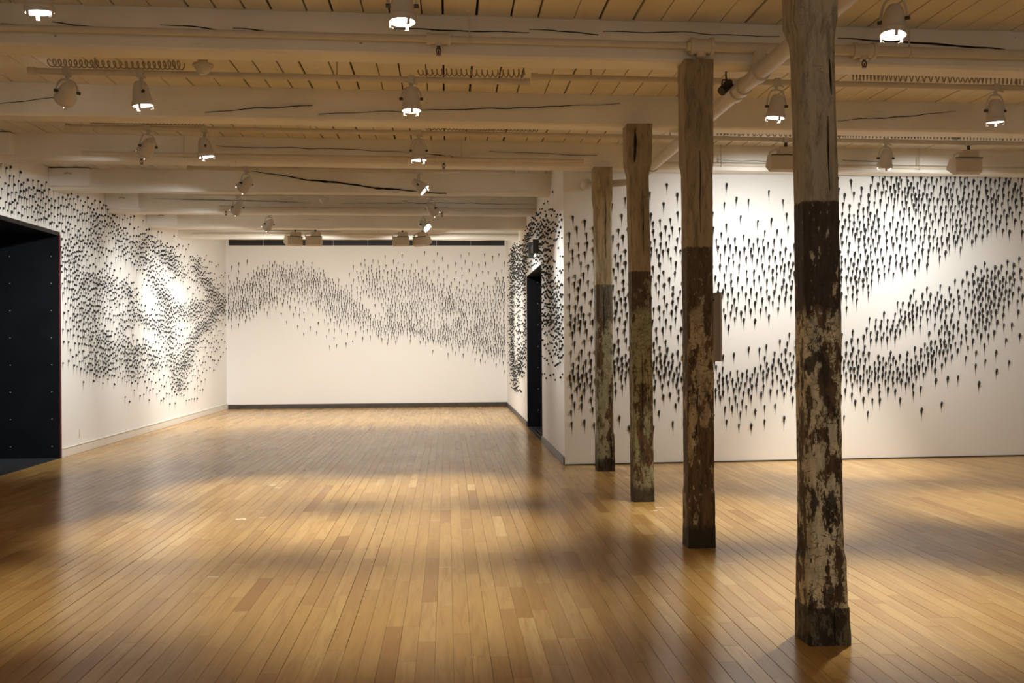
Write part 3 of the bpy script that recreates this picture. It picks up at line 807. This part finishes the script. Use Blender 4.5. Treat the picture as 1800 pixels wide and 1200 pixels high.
# ------------------------------------------------------------------ lamps
def aim_matrix(d):
    """rotation taking local -Z to direction d"""
    d = Vector(d).normalized()
    return d.to_track_quat('-Z', 'Y').to_matrix().to_4x4()
def spot(parent, loc, d, watts, size, blend, colr, radius=0.05):
    L = bpy.data.lights.new('lamp_light', 'SPOT'); L.energy = watts; L.spot_size = math.radians(size); L.spot_blend = blend
    L.color = colr; L.shadow_soft_size = radius
    o = bpy.data.objects.new('lamp_light', L); COL.objects.link(o); o.parent = parent
    o.matrix_local = Matrix.Translation(loc) @ aim_matrix(d); return o
CANPROF = [(0.078, -0.100), (0.083, -0.098), (0.083, -0.066), (0.076, -0.058), (0.072, -0.03), (0.062, 0.03), (0.050, 0.075), (0.036, 0.095), (0.012, 0.100)]
def par_lamp(row, px, py, d, label, watts, size=50, blend=1.0, colr=WARM, lens=None, clips=(20, 150, 270), black=False, drop=0.0, pivot=None):
    """spotlight can on a yoke clamped to the rail of its row; px,py: pivot of the can in the photo"""
    y, s = ROWS[row]
    x = rowpt(row, px, py).x
    rz = RAILZ + (0.02 if row == 1 else (0.02 if px > 936 else -0.025) if row == 2 else 0)
    pz = 3.52 - drop
    o = empty('spotlight', (x, y+s*x, pz)); tag(o, label, 'spotlight', 'track spotlights')
    d = Vector(d).normalized(); Rm = aim_matrix(d)
    mc = M_CAN
    body = MB().lathe(CANPROF, 24, caps=(False, True)); body.xform(Rm)
    can = body.build('can', mc, o, smooth=SM)
    MB().lathe([(0.070, -0.099), (0.070, -0.094)], 24).xform(Rm).build('lens', lens or M_LENS, o)
    for a in clips:
        a = math.radians(a); c, sn = math.cos(a), math.sin(a)
        q = MB(); t = Vector((-sn, c, 0)); n_ = Vector((c, sn, 0))
        pts = [n_*0.081 + t*w + Vector((0, 0, z)) for z in (-0.085, -0.130) for w in (-0.010, 0.010)]
        pts += [p - n_*0.004 for p in pts]
        q.add(pts, [(0,1,3,2), (5,4,6,7), (0,2,6,4), (1,5,7,3), (2,3,7,6), (0,4,5,1)])
        pts2 = [n_*0.081 + t*w + Vector((0, 0, -0.130)) for w in (-0.010, 0.010)] + [n_*0.060 + t*w + Vector((0, 0, -0.130)) for w in (-0.010, 0.010)]
        q.add(pts2 + [p + Vector((0, 0, 0.004)) for p in pts2], [(0,1,3,2), (4,6,7,5), (0,2,6,4), (2,3,7,6), (1,5,7,3)])
        q.xform(Rm).build('clip', mc, can)
    # yoke follows the horizontal heading of the can
    hd = math.atan2(d.y, d.x) if (abs(d.x)+abs(d.y)) > 0.15 else -math.pi/2
    ax = Vector((-math.sin(hd), math.cos(hd), 0))
    top = rz - pz - 0.03
    yk = MB()
    arc = []
    for i in range(13):
        t = -1 + 2*i/12
        arc.append(ax*(0.086*math.copysign(min(1, abs(t)**0.6), t)) + Vector((0, 0, (top-0.035)*(1-abs(t)**2.6))))
    yk.tube(arc, 0.0075, 6)
    yk.build('yoke', mc, o)
    for sg2 in (-1, 1):
        MB().tube([ax*(0.07*sg2), ax*(0.098*sg2)], 0.013, 8).build('pivot_knob', M_GREYM, o)
    MB().tube([(0, 0, top-0.045), (0, 0, top)], 0.016, 8).build('stem', mc, o)
    cl = MB(); cl.bbox((-0.028, -0.036, rz-pz-0.036), (0.028, 0.036, rz-pz+0.030), 0.006); cl.tube([(0.0, -0.03, rz-pz-0.028), (0.05, -0.045, rz-pz-0.05)], 0.007, 6)
    cl.build('clamp', mc, o)
    if watts > 0: spot(o, d*0.112, d, watts, size, blend, colr)
    return o
DN = lambda dx=0, dy=0: (dx, dy, -1)
# floor lamps
par_lamp(1, 66, 5, DN(.06, .10), 'lit white spotlight at the upper left corner above the front beam', DOWN_W*0.5)
par_lamp(1, 707, 10, DN(.0, -.05), 'lit white spotlight at the top middle above the front beam', DOWN_W*0.65, clips=(250, 340, 120))
par_lamp(1, 1571, 10, DN(-.10, -.12), 'lit white spotlight right of the nearest column near the top edge', DOWN_W, clips=(245, 350, 120))
par_lamp(2, 248, 165, DN(.12, .06), 'lit spotlight under the left coiled cable, beside the slanted can', DOWN_W, clips=(200, 330, 90))
par_lamp(2, 723, 170, DN(.02, -.03), 'lit spotlight in the middle of the second lamp row', DOWN_W, clips=(290, 200, 60))
par_lamp(2, 1365, 180, DN(-.1, .05), 'lit spotlight between the brown column and the nearest column', DOWN_W, clips=(215, 340, 90))
par_lamp(2, 1750, 190, DN(.05, .08), 'lit spotlight at the far right below the coiled cable', DOWN_W, clips=(200, 340, 90))
par_lamp(3, 360, 260, DN(.16, .05), 'lit spotlight second from left in the third lamp row', DOWN_W, clips=(320, 200, 80))
par_lamp(3, 736, 265, DN(.02, 0), 'lit spotlight in the middle of the third lamp row', DOWN_W, clips=(260, 20, 140))
par_lamp(3, 1557, 280, DN(.0, .30), 'lit spotlight hanging between the two beige box floodlights on the right', DOWN_W*0.8, clips=(260, 10, 130))
# added unseen fill: rail and lamps behind the viewpoint, bounced off the rear wall
ROWS[0] = (0.9, 0.0)
rail(0, XL+0.4, XFAR-0.4, 'added unseen cream rail for the fill lamps behind the viewpoint')
def rear_fill_lamp(x, label):
    o = par_lamp(0, 900, 300, (0.05, -0.95, -0.55), label, REAR_FILL_W, 80, 0.8, COOL); o.location.x = x
for x_, l_ in ((-3.6, 'leftmost'), (-0.8, 'second from left'), (2.2, 'third from left'), (5.4, 'rightmost')):
    rear_fill_lamp(x_, 'added white fill spotlight, unseen behind the viewpoint, turned to the rear wall, ' + l_)
# lamps turned on the left wall
def to(row, px, py, tgt):
    p = rowpt(row, px, py); return Vector(tgt) - Vector((p.x, p.y, 3.52))
par_lamp(2, 118, 160, to(2, 118, 160, (XL, 11.7, 1.9)), 'spotlight turned away to the left wall at the left end of the second rail', WALL_W*0.6, 46, 1.0, COOL)
par_lamp(3, 260, 255, to(3, 260, 255, (XL, 13.0, 1.6)), 'spotlight turned to the left wall under the bunched coiled cable', WALL_W, 74, 1.0, COOL)
par_lamp(4, 433, 320, to(4, 433, 320, (XL, 14.9, 1.4)), 'spotlight turned to the left wall before the split beam', WALL_W*0.75, 82, 1.0, COOL)
par_lamp(5, 418, 360, to(5, 418, 360, (XL, 17.6, 1.4)), 'slanted lit spotlight aimed at the left wall from the far bay', WALL_W*0.8, 82, 1.0, COOL)
par_lamp(6, 473, 385, to(6, 473, 385, (XL, 19.2, 1.5)), 'far small spotlight turned to the left wall', WALL_W, 82, 1.0, COOL)
# lamps turned on the inner right wall
par_lamp(4, 736, 322, to(4, 736, 322, (XR_IN, 12.5, 2.0)), 'slanted lit spotlight aimed at the inner wall, under the split beam', WALL_W*0.5, 66, 1.0, COOL)
par_lamp(5, 758, 354, to(5, 758, 354, (XR_IN, 17.0, 1.9)), 'small spotlight turned away to the inner wall in the far bay', WALL_W*0.5, 66, 1.0, COOL)
par_lamp(6, 744, 390, to(6, 744, 390, (XR_IN, 15.7, 2.0)), 'brightest slanted far spotlight aimed at the inner wall', WALL_W*0.5, 66, 1.0, COOL)

def flood(row, px, head, label, watts, tilt=48):
    """beige box floodlight: wedge housing with gear box on top, lamp opening on the far side; head = heading angle from +Y"""
    x = rx(row, px); y, s = ROWS[row]
    pz = 3.39
    o = empty('box_floodlight', (x, y+s*x, pz), (0, 0, math.radians(head))); tag(o, label, 'floodlight', 'beige box floodlights')
    w = 0.15
    prof = [(-0.09, -0.02), (-0.09, 0.135), (0.05, 0.155), (0.13, 0.04), (-0.02, -0.04)]    # (y, z): back is toward the camera
    vs = [(-w, a, c) for a, c in prof] + [(w, a, c) for a, c in prof]; n = len(prof)
    fs = [tuple(range(n)), tuple(range(2*n-1, n-1, -1))] + [(i, i+n, (i+1) % n+n, (i+1) % n) for i in range(n) if i != 3]
    MB().add(vs, fs).build('housing', M_BOX, o)
    MB().bbox((-0.055, -0.07, 0.14), (0.13, 0.04, 0.225), 0.006).build('gear_box', M_BOX, o)
    MB().bbox((-w-0.004, -0.094, 0.128), (w+0.004, -0.088, 0.14), 0.002).build('lip', M_GREYM, o)
    MB().tube([(-w-0.004, -0.02, 0.14), (-w-0.006, -0.04, 0.17), (-0.10, -0.055, 0.20), (-0.055, -0.06, 0.20)], 0.012, 8).build('cable_loop', M_CAN, o)
    MB().tube([(0.03, -0.02, 0.22), (0.03, -0.02, 0.29)], 0.018, 8).build('stem', M_GREYM, o)
    MB().bbox((0.0, -0.055, 0.275), (0.06, 0.015, 0.33), 0.006).build('clamp', M_CAN, o)
    dv = Vector((0, math.cos(math.radians(tilt)), -math.sin(math.radians(tilt)))).normalized()
    MB().add([(-w+.01, 0.122, 0.036), (w-.01, 0.122, 0.036), (w-.01, -0.008, -0.034), (-w+.01, -0.008, -0.034)], [(0, 1, 2, 3)]).build('lamp_glass', M_LENSD, o)
    L = bpy.data.lights.new('lamp_light', 'AREA'); L.shape = 'RECTANGLE'; L.size = 0.26; L.size_y = 0.12; L.energy = watts; L.color = COOL; L.spread = math.radians(140)
    l = bpy.data.objects.new('lamp_light', L); COL.objects.link(l); l.parent = o
    l.matrix_local = Matrix.Translation((0, 0.09, -0.02)) @ aim_matrix(dv)
    return o
flood(3, 1376, 0, 'beige box floodlight half hidden left of the nearest column', WASH_W*0.75)
flood(3, 1697, 0, 'beige box floodlight facing the right wall near the right edge', WASH_W*0.75)
flood(7, 515, 32, 'beige box floodlight turned left, nearest the left wall before the back wall', WASH_W*1.1)
flood(7, 551, 4, 'beige box floodlight square to the back wall, left pair', WASH_W*1.1)
flood(7, 704, -4, 'beige box floodlight square to the back wall, right pair', WASH_W*1.1)
flood(7, 741, -34, 'beige box floodlight turned right, nearest the inner wall before the back wall', WASH_W*1.1)

# small black spotlight under beam A
pb = on_y(1277, 152, 7.55)
o = empty('black_spotlight', (pb.x, 7.55, pb.z)); tag(o, 'small black spotlight hanging from the beam beside the thick main pipe', 'spotlight')
Rm = aim_matrix((-0.55, -0.35, -0.55))
MB().lathe([(0.034, -0.075), (0.036, -0.07), (0.036, 0.045), (0.028, 0.06), (0.012, 0.062)], 16).xform(Rm).build('can', M_BLACK, o, smooth=SM)
MB().tube([(0, 0, 0.0), (-0.004, 0, 0.09), (0, 0, CEIL-pb.z-0.1), (0, 0, CEIL-pb.z)], 0.007, 6).build('stem', M_BLACK, o)
MB().tube([(-0.04, 0, 0.0), (-0.03, 0, 0.05), (0.03, 0, 0.05), (0.04, 0, 0)], 0.006, 6).build('yoke', M_BLACK, o)

# ceiling fittings
def dome(px, py, y, r, label):
    p = on_y(px, py, y); o = empty('dome_camera', (p.x, y, p.z)); tag(o, label, 'security camera', 'dome cameras')
    MB().lathe([(0.01, -r*0.75), (r*0.35, -r*0.68), (r*0.68, -r*0.42), (r*0.86, 0.0), (r*0.88, r*0.1)], 20).build('dome', M_DOME, o, smooth=SM)
    MB().lathe([(r*1.1, r*0.1), (r*1.1, r*0.35), (r*0.9, r*0.45)], 20).build('housing', M_CAN, o, smooth=SM)
    MB().lathe([(r*0.5, r*0.45), (r*0.5, CEIL-p.z)], 12).build('mount', M_CAN, o)
dome(357, 119, 8.0, 0.075, 'round dome camera behind the front beam, left of centre')
dome(568, 351, 15.4, 0.075, 'small dome camera in the far bay')
def detector(px, py, y, r, label):
    p = on_y(px, py, y); o = empty('smoke_detector', (p.x, y, CEIL-0.075)); tag(o, label, 'smoke detector', 'smoke detectors')
    MB().lathe([(r*0.35, 0), (r*0.6, 0.012), (r*0.62, 0.028)], 18).build('sensor', M_BASED, o, smooth=SM)
    MB().lathe([(r*0.62, 0.024), (r, 0.045), (r, 0.06), (r*0.9, 0.08)], 22).build('base', M_PLATE, o, smooth=SM)
detector(458, 224, 10.2, 0.085, 'flat round smoke detector left of the middle coiled cable')
detector(1681, 252, 10.9, 0.085, 'flat round smoke detector above the right box floodlight')

# wall fittings
p = on_x(138.5, 761, XL)
o = empty('wall_outlet', (XL, p.y, p.z)); tag(o, 'white wall outlet low on the left wall', 'outlet')
MB().bbox((0, -0.042, -0.062), (0.007, 0.042, 0.062), 0.002).build('plate', M_PLATE, o)
for dz in (-0.022, 0.022): MB().bbox((0.006, -0.017, dz-0.015), (0.010, 0.017, dz+0.015), 0.003).build('socket', M_CAN, o)
p = on_x(984, 607, XR_IN)
o = empty('wall_switch', (XR_IN, p.y, p.z)); tag(o, 'white wall plate on the inner wall near its front corner', 'switch')
MB().bbox((-0.02, -0.05, -0.075), (0, 0.05, 0.075), 0.003).build('plate', M_PLATE, o)
MB().bbox((-0.026, -0.014, -0.025), (-0.019, 0.014, 0.025), 0.002).build('rocker', M_CAN, o)
p = on_x(980, 502, XR_IN)
o = empty('wall_sensor', (XR_IN, p.y, p.z)); tag(o, 'small tan sensor on the inner wall above the wall plate', 'sensor')
MB().bbox((-0.012, -0.045, -0.045), (0, 0.045, 0.045), 0.003).build('plate', M_BOX, o)
MB().lathe([(0.028, 0), (0.024, 0.012), (0.01, 0.016)], 14).xform(Matrix.Rotation(-math.pi/2, 4, 'Y')).build('cap', M_BOX, o).location = (-0.012, 0, 0)
p = on_x(941, 437, XR_IN)
o = empty('emergency_light', (XR_IN, p.y, p.z)); tag(o, 'dark two-headed wall fitting above the inner doorway', 'wall light')
MB().bbox((-0.05, -0.30, -0.06), (0.0, 0.35, 0.07), 0.006).build('back_box', M_BLACK, o)
MB().bbox((-0.085, 0.34, -0.12), (-0.0, 0.40, 0.14), 0.004).build('head', M_GREYM, o)
MB().bbox((-0.095, -0.62, -0.13), (-0.004, -0.58, 0.09), 0.004).build('head', M_GREYM, o)
MB().tube([(-0.03, -0.58, 0), (-0.03, -0.30, 0)], 0.012, 8).build('arm', M_BLACK, o)

# ------------------------------------------------------------------ dark chunks with smudged tails scattered over the white walls
class Field:
    """density over one wall: bands along curves on the wall; k squeezes distances along the wall"""
    def __init__(self, P, k):
        self.P, self.k, self.bands, self.holes = P, k, [], []
    def uv(self, px, py):
        q = self.P(px, py); return (q[0]*self.k, q[1])
    def band(self, w, hw, pts): self.bands.append((w, hw, [self.uv(*p) for p in pts])); return self
    def hole(self, w, hw, pts): self.holes.append((w, hw, [self.uv(*p) for p in pts])); return self
    @staticmethod
    def dist(p, line):
        best = 1e9
        for a, b in zip(line, line[1:]) if len(line) > 1 else [(line[0], line[0])]:
            dx, dy = b[0]-a[0], b[1]-a[1]; L = dx*dx+dy*dy
            t = 0 if L == 0 else max(0, min(1, ((p[0]-a[0])*dx+(p[1]-a[1])*dy)/L))
            d = math.hypot(p[0]-a[0]-t*dx, p[1]-a[1]-t*dy); best = min(best, d)
        return best
    def __call__(self, s, z):
        p = (s*self.k, z); v = 0.0
        for w, hw, line in self.bands:
            d = self.dist(p, line)/hw
            if d < 2.2: v = max(v, w*math.exp(-d*d))
        for w, hw, line in self.holes:
            d = self.dist(p, line)/hw
            if d < 2.2: v *= 1 - w*math.exp(-d*d)
        v *= 0.95 + 0.7*noise.noise((p[0]*3.1, z*3.1, 5.0)) + 0.3*noise.noise((p[0]*8, z*8, 2.0))
        return max(0.0, v)
def scatter(field, s0, s1, z0, z1, rmin, rmax, tries, ok, seed):
    R = random.Random(seed); cell = rmin; grid = {}; out = []
    hs, hz_ = 0.045 / max(field.k, 0.4), 0.045
    ns, nz_ = int((s1-s0)/hs)+2, int((z1-z0)/hz_)+2
    tab = [[field(s0+i*hs, z0+j*hz_) for j in range(nz_)] for i in range(ns)]
    def look(s, z):
        a, b = (s-s0)/hs, (z-z0)/hz_; i, j = int(a), int(b); a -= i; b -= j
        return (tab[i][j]*(1-a)+tab[i+1][j]*a)*(1-b) + (tab[i][j+1]*(1-a)+tab[i+1][j+1]*a)*b
    for _ in range(tries):
        s, z = R.uniform(s0, s1), R.uniform(z0, z1)
        v = look(s, z)
        if v < 0.05 or (v < 0.2 and R.random() > v*5) or not ok(s, z): continue
        r = rmin / math.sqrt(min(1.0, v)); r = min(r, rmax)
        gi, gj = int(s/cell), int(z/cell); n = int(r/cell)+1; bad = False
        for i in range(gi-n, gi+n+1):
            for j in range(gj-n, gj+n+1):
                for (a, b) in grid.get((i, j), ()):
                    if (a-s)**2+((b-z)*0.8)**2 < r*r: bad = True; break
                if bad: break
            if bad: break
        if bad: continue
        grid.setdefault((gi, gj), []).append((s, z)); out.append((s, z))
    return out
# a rough lump: eight-sided, five rings, pointing out of the wall (+n) and a little downward
def lump_mesh(seed):
    R = random.Random(seed); vs, fs = [], []
    n = 6
    rings = [(0.0, 0.55), (0.35, 1.0), (0.75, 0.8)]
    for t, r in rings:
        for k in range(n):
            a = 2*math.pi*k/n + R.uniform(-.2, .2); q = r*R.uniform(0.75, 1.15)
            vs.append((q*math.cos(a)*0.0140, q*math.sin(a)*0.024 + 0.006*(1-t), t*0.030))
    vs.append((0, 0.002, 0.032))
    for i in range(2):
        for k in range(n): fs.append((i*n+k, i*n+(k+1) % n, (i+1)*n+(k+1) % n, (i+1)*n+k))
    for k in range(n): fs.append((2*n+k, 2*n+(k+1) % n, 3*n))
    return vs, fs
LUMPS = [lump_mesh(i) for i in range(5)]
TAIL = [(-0.012, 0.0, 1.0), (0.012, 0.0, 1.0), (-0.0085, -0.05, 0.85), (0.0085, -0.05, 0.85), (-0.0045, -0.10, 0.45), (0.0045, -0.10, 0.45), (-0.0015, -0.16, 0.0), (0.0015, -0.16, 0.0)]
TAILF = [(0, 2, 3, 1), (2, 4, 5, 3), (4, 6, 7, 5)]
def frame(o, t, n): return o, Vector(t).normalized(), Vector(n).normalized()
def put(mb_l, mb_t, o, t, n, size, tail, li, lean):
    up = Vector((0, 0, 1))
    vs, fs = LUMPS[li]
    mb_l.add([o + t*(a*size) + up*(b*size) + n*(c*size) for a, b, c in vs], fs)
    mb_t.add([o + t*(a*size + lean*b) + up*(b*tail) + n*0.0015 for a, b, c in TAIL], TAILF, [c for a, b, c in TAIL])
def right_P(px, py):
    p = on_y(px, py, 12.3); p = on_y(px, py, rwy(p.x)); return (p.x, p.z)
fr = Field(right_P, 1.0)
fr.band(.9, .36, [(1000,660),(1060,640),(1150,640),(1250,680),(1320,660),(1400,645),(1480,625)])
fr.band(.95, .22, [(1470,640),(1520,615),(1560,575),(1620,540),(1680,525),(1750,490)])
fr.band(.95, .26, [(1470,650),(1540,660),(1600,640),(1660,590),(1720,560),(1770,500)])
fr.band(.55, .55, [(1000,560),(1100,540),(1200,520),(1300,540),(1390,520)])
fr.band(.6, .50, [(1000,470),(1080,450),(1180,440),(1300,470),(1400,440)])
fr.band(.75, .62, [(1400,470),(1490,430),(1580,400),(1680,360),(1770,350)])
fr.band(.8, .30, [(1470,520),(1560,470),(1640,420),(1760,380)])
fr.band(.8, .35, [(1560,330),(1660,340),(1780,340)])
fr.band(.95, .14, [(1640,330),(1625,380),(1610,420)]); fr.band(.9, .12, [(1740,330),(1720,380)])
fr.band(.16, .75, [(1000,480),(1200,420),(1400,430),(1600,420),(1780,420)])
fr.band(.13, .45, [(1000,740),(1250,730),(1450,700),(1620,670),(1770,580)])
fr.hole(.95, .17, [(1255,600),(1330,585),(1400,560),(1490,560),(1570,500),(1640,475),(1780,420)])
fr.hole(.9, .11, [(1540,615),(1600,595),(1640,585)]); fr.hole(.7, .2, [(1290,400),(1380,400)])
fr.hole(.8, .10, [(1270,640),(1340,625)])
def back_P(px, py): p = on_y(px, py, YB); return (p.x, p.z)
fb = Field(back_P, 1.0)
fb.band(.95, .26, [(391,515),(430,510),(460,495),(490,482),(530,485),(570,505),(610,530),(650,562),(690,575)])
fb.band(.9, .28, [(391,545),(430,535),(470,515),(510,505),(560,515),(600,545)])
fb.band(.95, .17, [(670,565),(720,572),(770,590),(820,600),(895,618)])
fb.band(.85, .45, [(690,540),(760,560),(830,580),(895,600)])
fb.band(.6, .5, [(660,500),(720,510),(780,530),(895,540)]); fb.band(.85, .18, [(740,500),(780,520),(800,545)]); fb.band(.85, .2, [(690,505),(700,545)])
fb.band(.9, .16, [(880,500),(897,540),(890,580)]); fb.band(.95, .1, [(812,545),(822,565)])
fb.band(.16, .62, [(391,520),(490,500),(600,560),(700,540),(800,520),(895,540)])
fb.band(.12, .45, [(640,480),(760,470),(890,475)])
fb.hole(.8, .16, [(640,525),(670,545)]); fb.hole(.5, .16, [(750,550),(790,560)])
def left_P(px, py): p = on_x(px, py, XL); return (p.y, p.z)
fl = Field(left_P, 0.28)
for w, hw, pts in ((.55, .34, [(0,320),(50,345),(100,370),(140,400)]), (.62, .22, [(0,350),(60,370),(120,430)]), (.95, .26, [(118,440),(140,490),(160,540),(172,590),(178,630)]),
    (.8, .14, [(170,380),(165,430),(180,480),(190,500)]), (.75, .18, [(200,400),(225,440),(245,430),(262,425),(290,450),(318,475)]), (.9, .18, [(225,510),(235,545),(262,565),(280,575)]),
    (.85, .2, [(240,440),(262,470),(280,500),(290,545),(280,580)]), (.9, .15, [(270,430),(300,450),(315,480)]), (.9, .18, [(205,560),(222,600),(232,640),(236,655)]), (.9, .14, [(232,625),(252,605),(272,640)]),
    (.95, .16, [(292,560),(300,610),(312,650),(316,680)]), (.95, .16, [(316,670),(330,620),(350,580),(372,560),(388,530)]), (.95, .18, [(345,470),(365,500),(388,540)]), (.7, .22, [(300,540),(330,550),(360,540)]),
    (.8, .17, [(135,480),(180,500),(205,520)]), (.28, .5, [(20,330),(140,430),(200,510),(260,560),(320,560),(385,540)]), (.2, .5, [(160,400),(260,440),(380,510)]), (.13, .4, [(150,600),(240,660),(315,690),(380,600)]), (.6, .2, [(190,350),(210,380)])):
    fl.band(w, hw, pts)
for w, hw, pts in ((.9, .15, [(256,515),(260,530)]), (.9, .13, [(240,590),(262,592)]), (.8, .12, [(168,455)]), (.8, .12, [(300,500),(320,520)]), (.7, .12, [(330,585)]), (.8, .13, [(200,570)])): fl.hole(w, hw, pts)
def in_P(px, py): p = on_x(px, py, XR_IN); return (p.y, p.z)
fi = Field(in_P, 0.09)
for w, hw, pts in ((.9, .09, [(902,440),(902,520),(902,640),(907,680)]), (.85, .10, [(914,440),(912,520),(914,600),(913,650)]), (.8, .12, [(935,395),(928,430),(922,480),(922,560),(924,620)]),
    (.75, .16, [(948,400),(958,440),(962,500),(968,560)]), (.85, .10, [(970,520),(978,560),(986,600)]), (.5, .2, [(945,400),(968,430),(985,470)]), (.25, .3, [(930,430),(960,470),(985,520)]), (.2, .3, [(968,560),(985,630)]), (.6, .1, [(985,560),(988,620)])):
    fi.band(w, hw, pts)
for w, hw, pts in ((.85, .06, [(907,520),(907,620)]), (.8, .06, [(918,530),(918,600)]), (.8, .10, [(984,430),(984,470)])): fi.hole(w, hw, pts)

def okr(s, z): return z < CEIL - 0.06 and s > 1.5 and s < 7.5
def okl(s, z):
    if z > BEAMZ + 0.1: return False
    if DOORL[0]-0.1 < s < DOORL[1]+0.05 and z < DOORL[2]+0.1: return False
    return s < YB-0.05
def oki(s, z):
    if DOORR[0]-0.05 < s < DOORR[1]+0.05 and z < DOORR[2]+0.06: return False
    if abs(s-16.6) < 0.75 and 2.9 < z < 3.3: return False
    return rwy(XR_IN)+0.05 < s < YB-0.05 and z < CEIL-0.1
pts_r = scatter(fr, 1.5, 7.5, 0.45, CEIL, 0.049, 0.22, 220000, okr, 1)
pts_b = scatter(fb, XL+0.05, XR_IN-0.05, 0.8, 3.75, 0.043, 0.20, 260000, lambda s, z: True, 2)
pts_l = scatter(fl, 10.4, YB-0.05, 0.4, 3.75, 0.052, 0.20, 220000, okl, 3)
pts_i = scatter(fi, 12.25, YB-0.05, 0.5, 3.75, 0.058, 0.22, 200000, oki, 4)
R = random.Random(21)
nr = Vector((RWS, -1, 0)).normalized(); tr = Vector((1, RWS, 0)).normalized()
pts_r.sort(key=lambda q: q[0] + 0*q[1])
big = []
ml, mt = MB(), MB()
chunk_meshes = []
for i, (s, z) in enumerate(pts_r):
    size, tail, li, lean = R.uniform(0.8, 1.2), R.uniform(0.75, 1.1), R.randrange(5), R.uniform(-0.05, 0.05)
    o = Vector((s, rwy(s), z))
    dist = (o - EYEP).dot(CF); big.append((size*size/dist**2, i, size, tail, li, lean))
order = sorted(big, reverse=True); pick = {b[1] for b in order[:300]}
for _, i, size, tail, li, lean in big:
    s, z = pts_r[i]; o = Vector((s, rwy(s), z))
    if i in pick:
        a, c = MB(), MB(); put(a, c, Vector((0, 0, 0)), tr, nr, size, tail, li, lean)
        ch = a.build('graphite_chunk', M_CHUNK); ch.location = o
        tag(ch, 'larger black chunk with a tapering smudge on the white right wall behind the columns', 'wall piece', 'larger black chunks on the right wall')
        c.build('smudge', M_STREAK, ch, attr='fade')
    else: put(ml, mt, o, tr, nr, size, tail, li, lean)
def field_obj(ml, mt, label):
    a = ml.build('graphite_chunks', M_CHUNK); tag(a, label, 'wall pieces', None, 'stuff')
    t = mt.build('smudges', M_STREAK, a, attr='fade'); t['kind'] = 'stuff'
field_obj(ml, mt, 'smaller black chunks with smudged tails drifting over the right wall')
for pts, P, t, n, lb in ((pts_b, lambda s: (s, YB), (1, 0, 0), (0, -1, 0), 'swarm of black chunks arching across the back wall'),
                         (pts_l, lambda s: (XL, s), (0, 1, 0), (1, 0, 0), 'swarm of black chunks over the left wall and its black opening'),
                         (pts_i, lambda s: (XR_IN, s), (0, -1, 0), (-1, 0, 0), 'swarm of black chunks around the inner doorway')):
    ml, mt = MB(), MB()
    for s, z in pts:
        q = P(s); k_ = 0.92 if n[1] else 1.0
        tl = R.uniform(0.7, 1.15)*k_
        for dr, nx in ((DOORL, 1), (DOORR, -1)):       # a tail stops above the opening
            if n[0] == nx and dr[0]-0.1 < s < dr[1]+0.1 and z > dr[2]: tl = min(tl, max(0.1, (z - dr[2] - 0.05)/0.16))
        put(ml, mt, Vector((q[0], q[1], z)), Vector(t), Vector(n), R.uniform(0.6, 0.95)*k_, tl, R.randrange(5), R.uniform(-0.05, 0.05))
    field_obj(ml, mt, lb)
print('chunks', len(pts_r), len(pts_b), len(pts_l), len(pts_i), 'boards', len(boards))
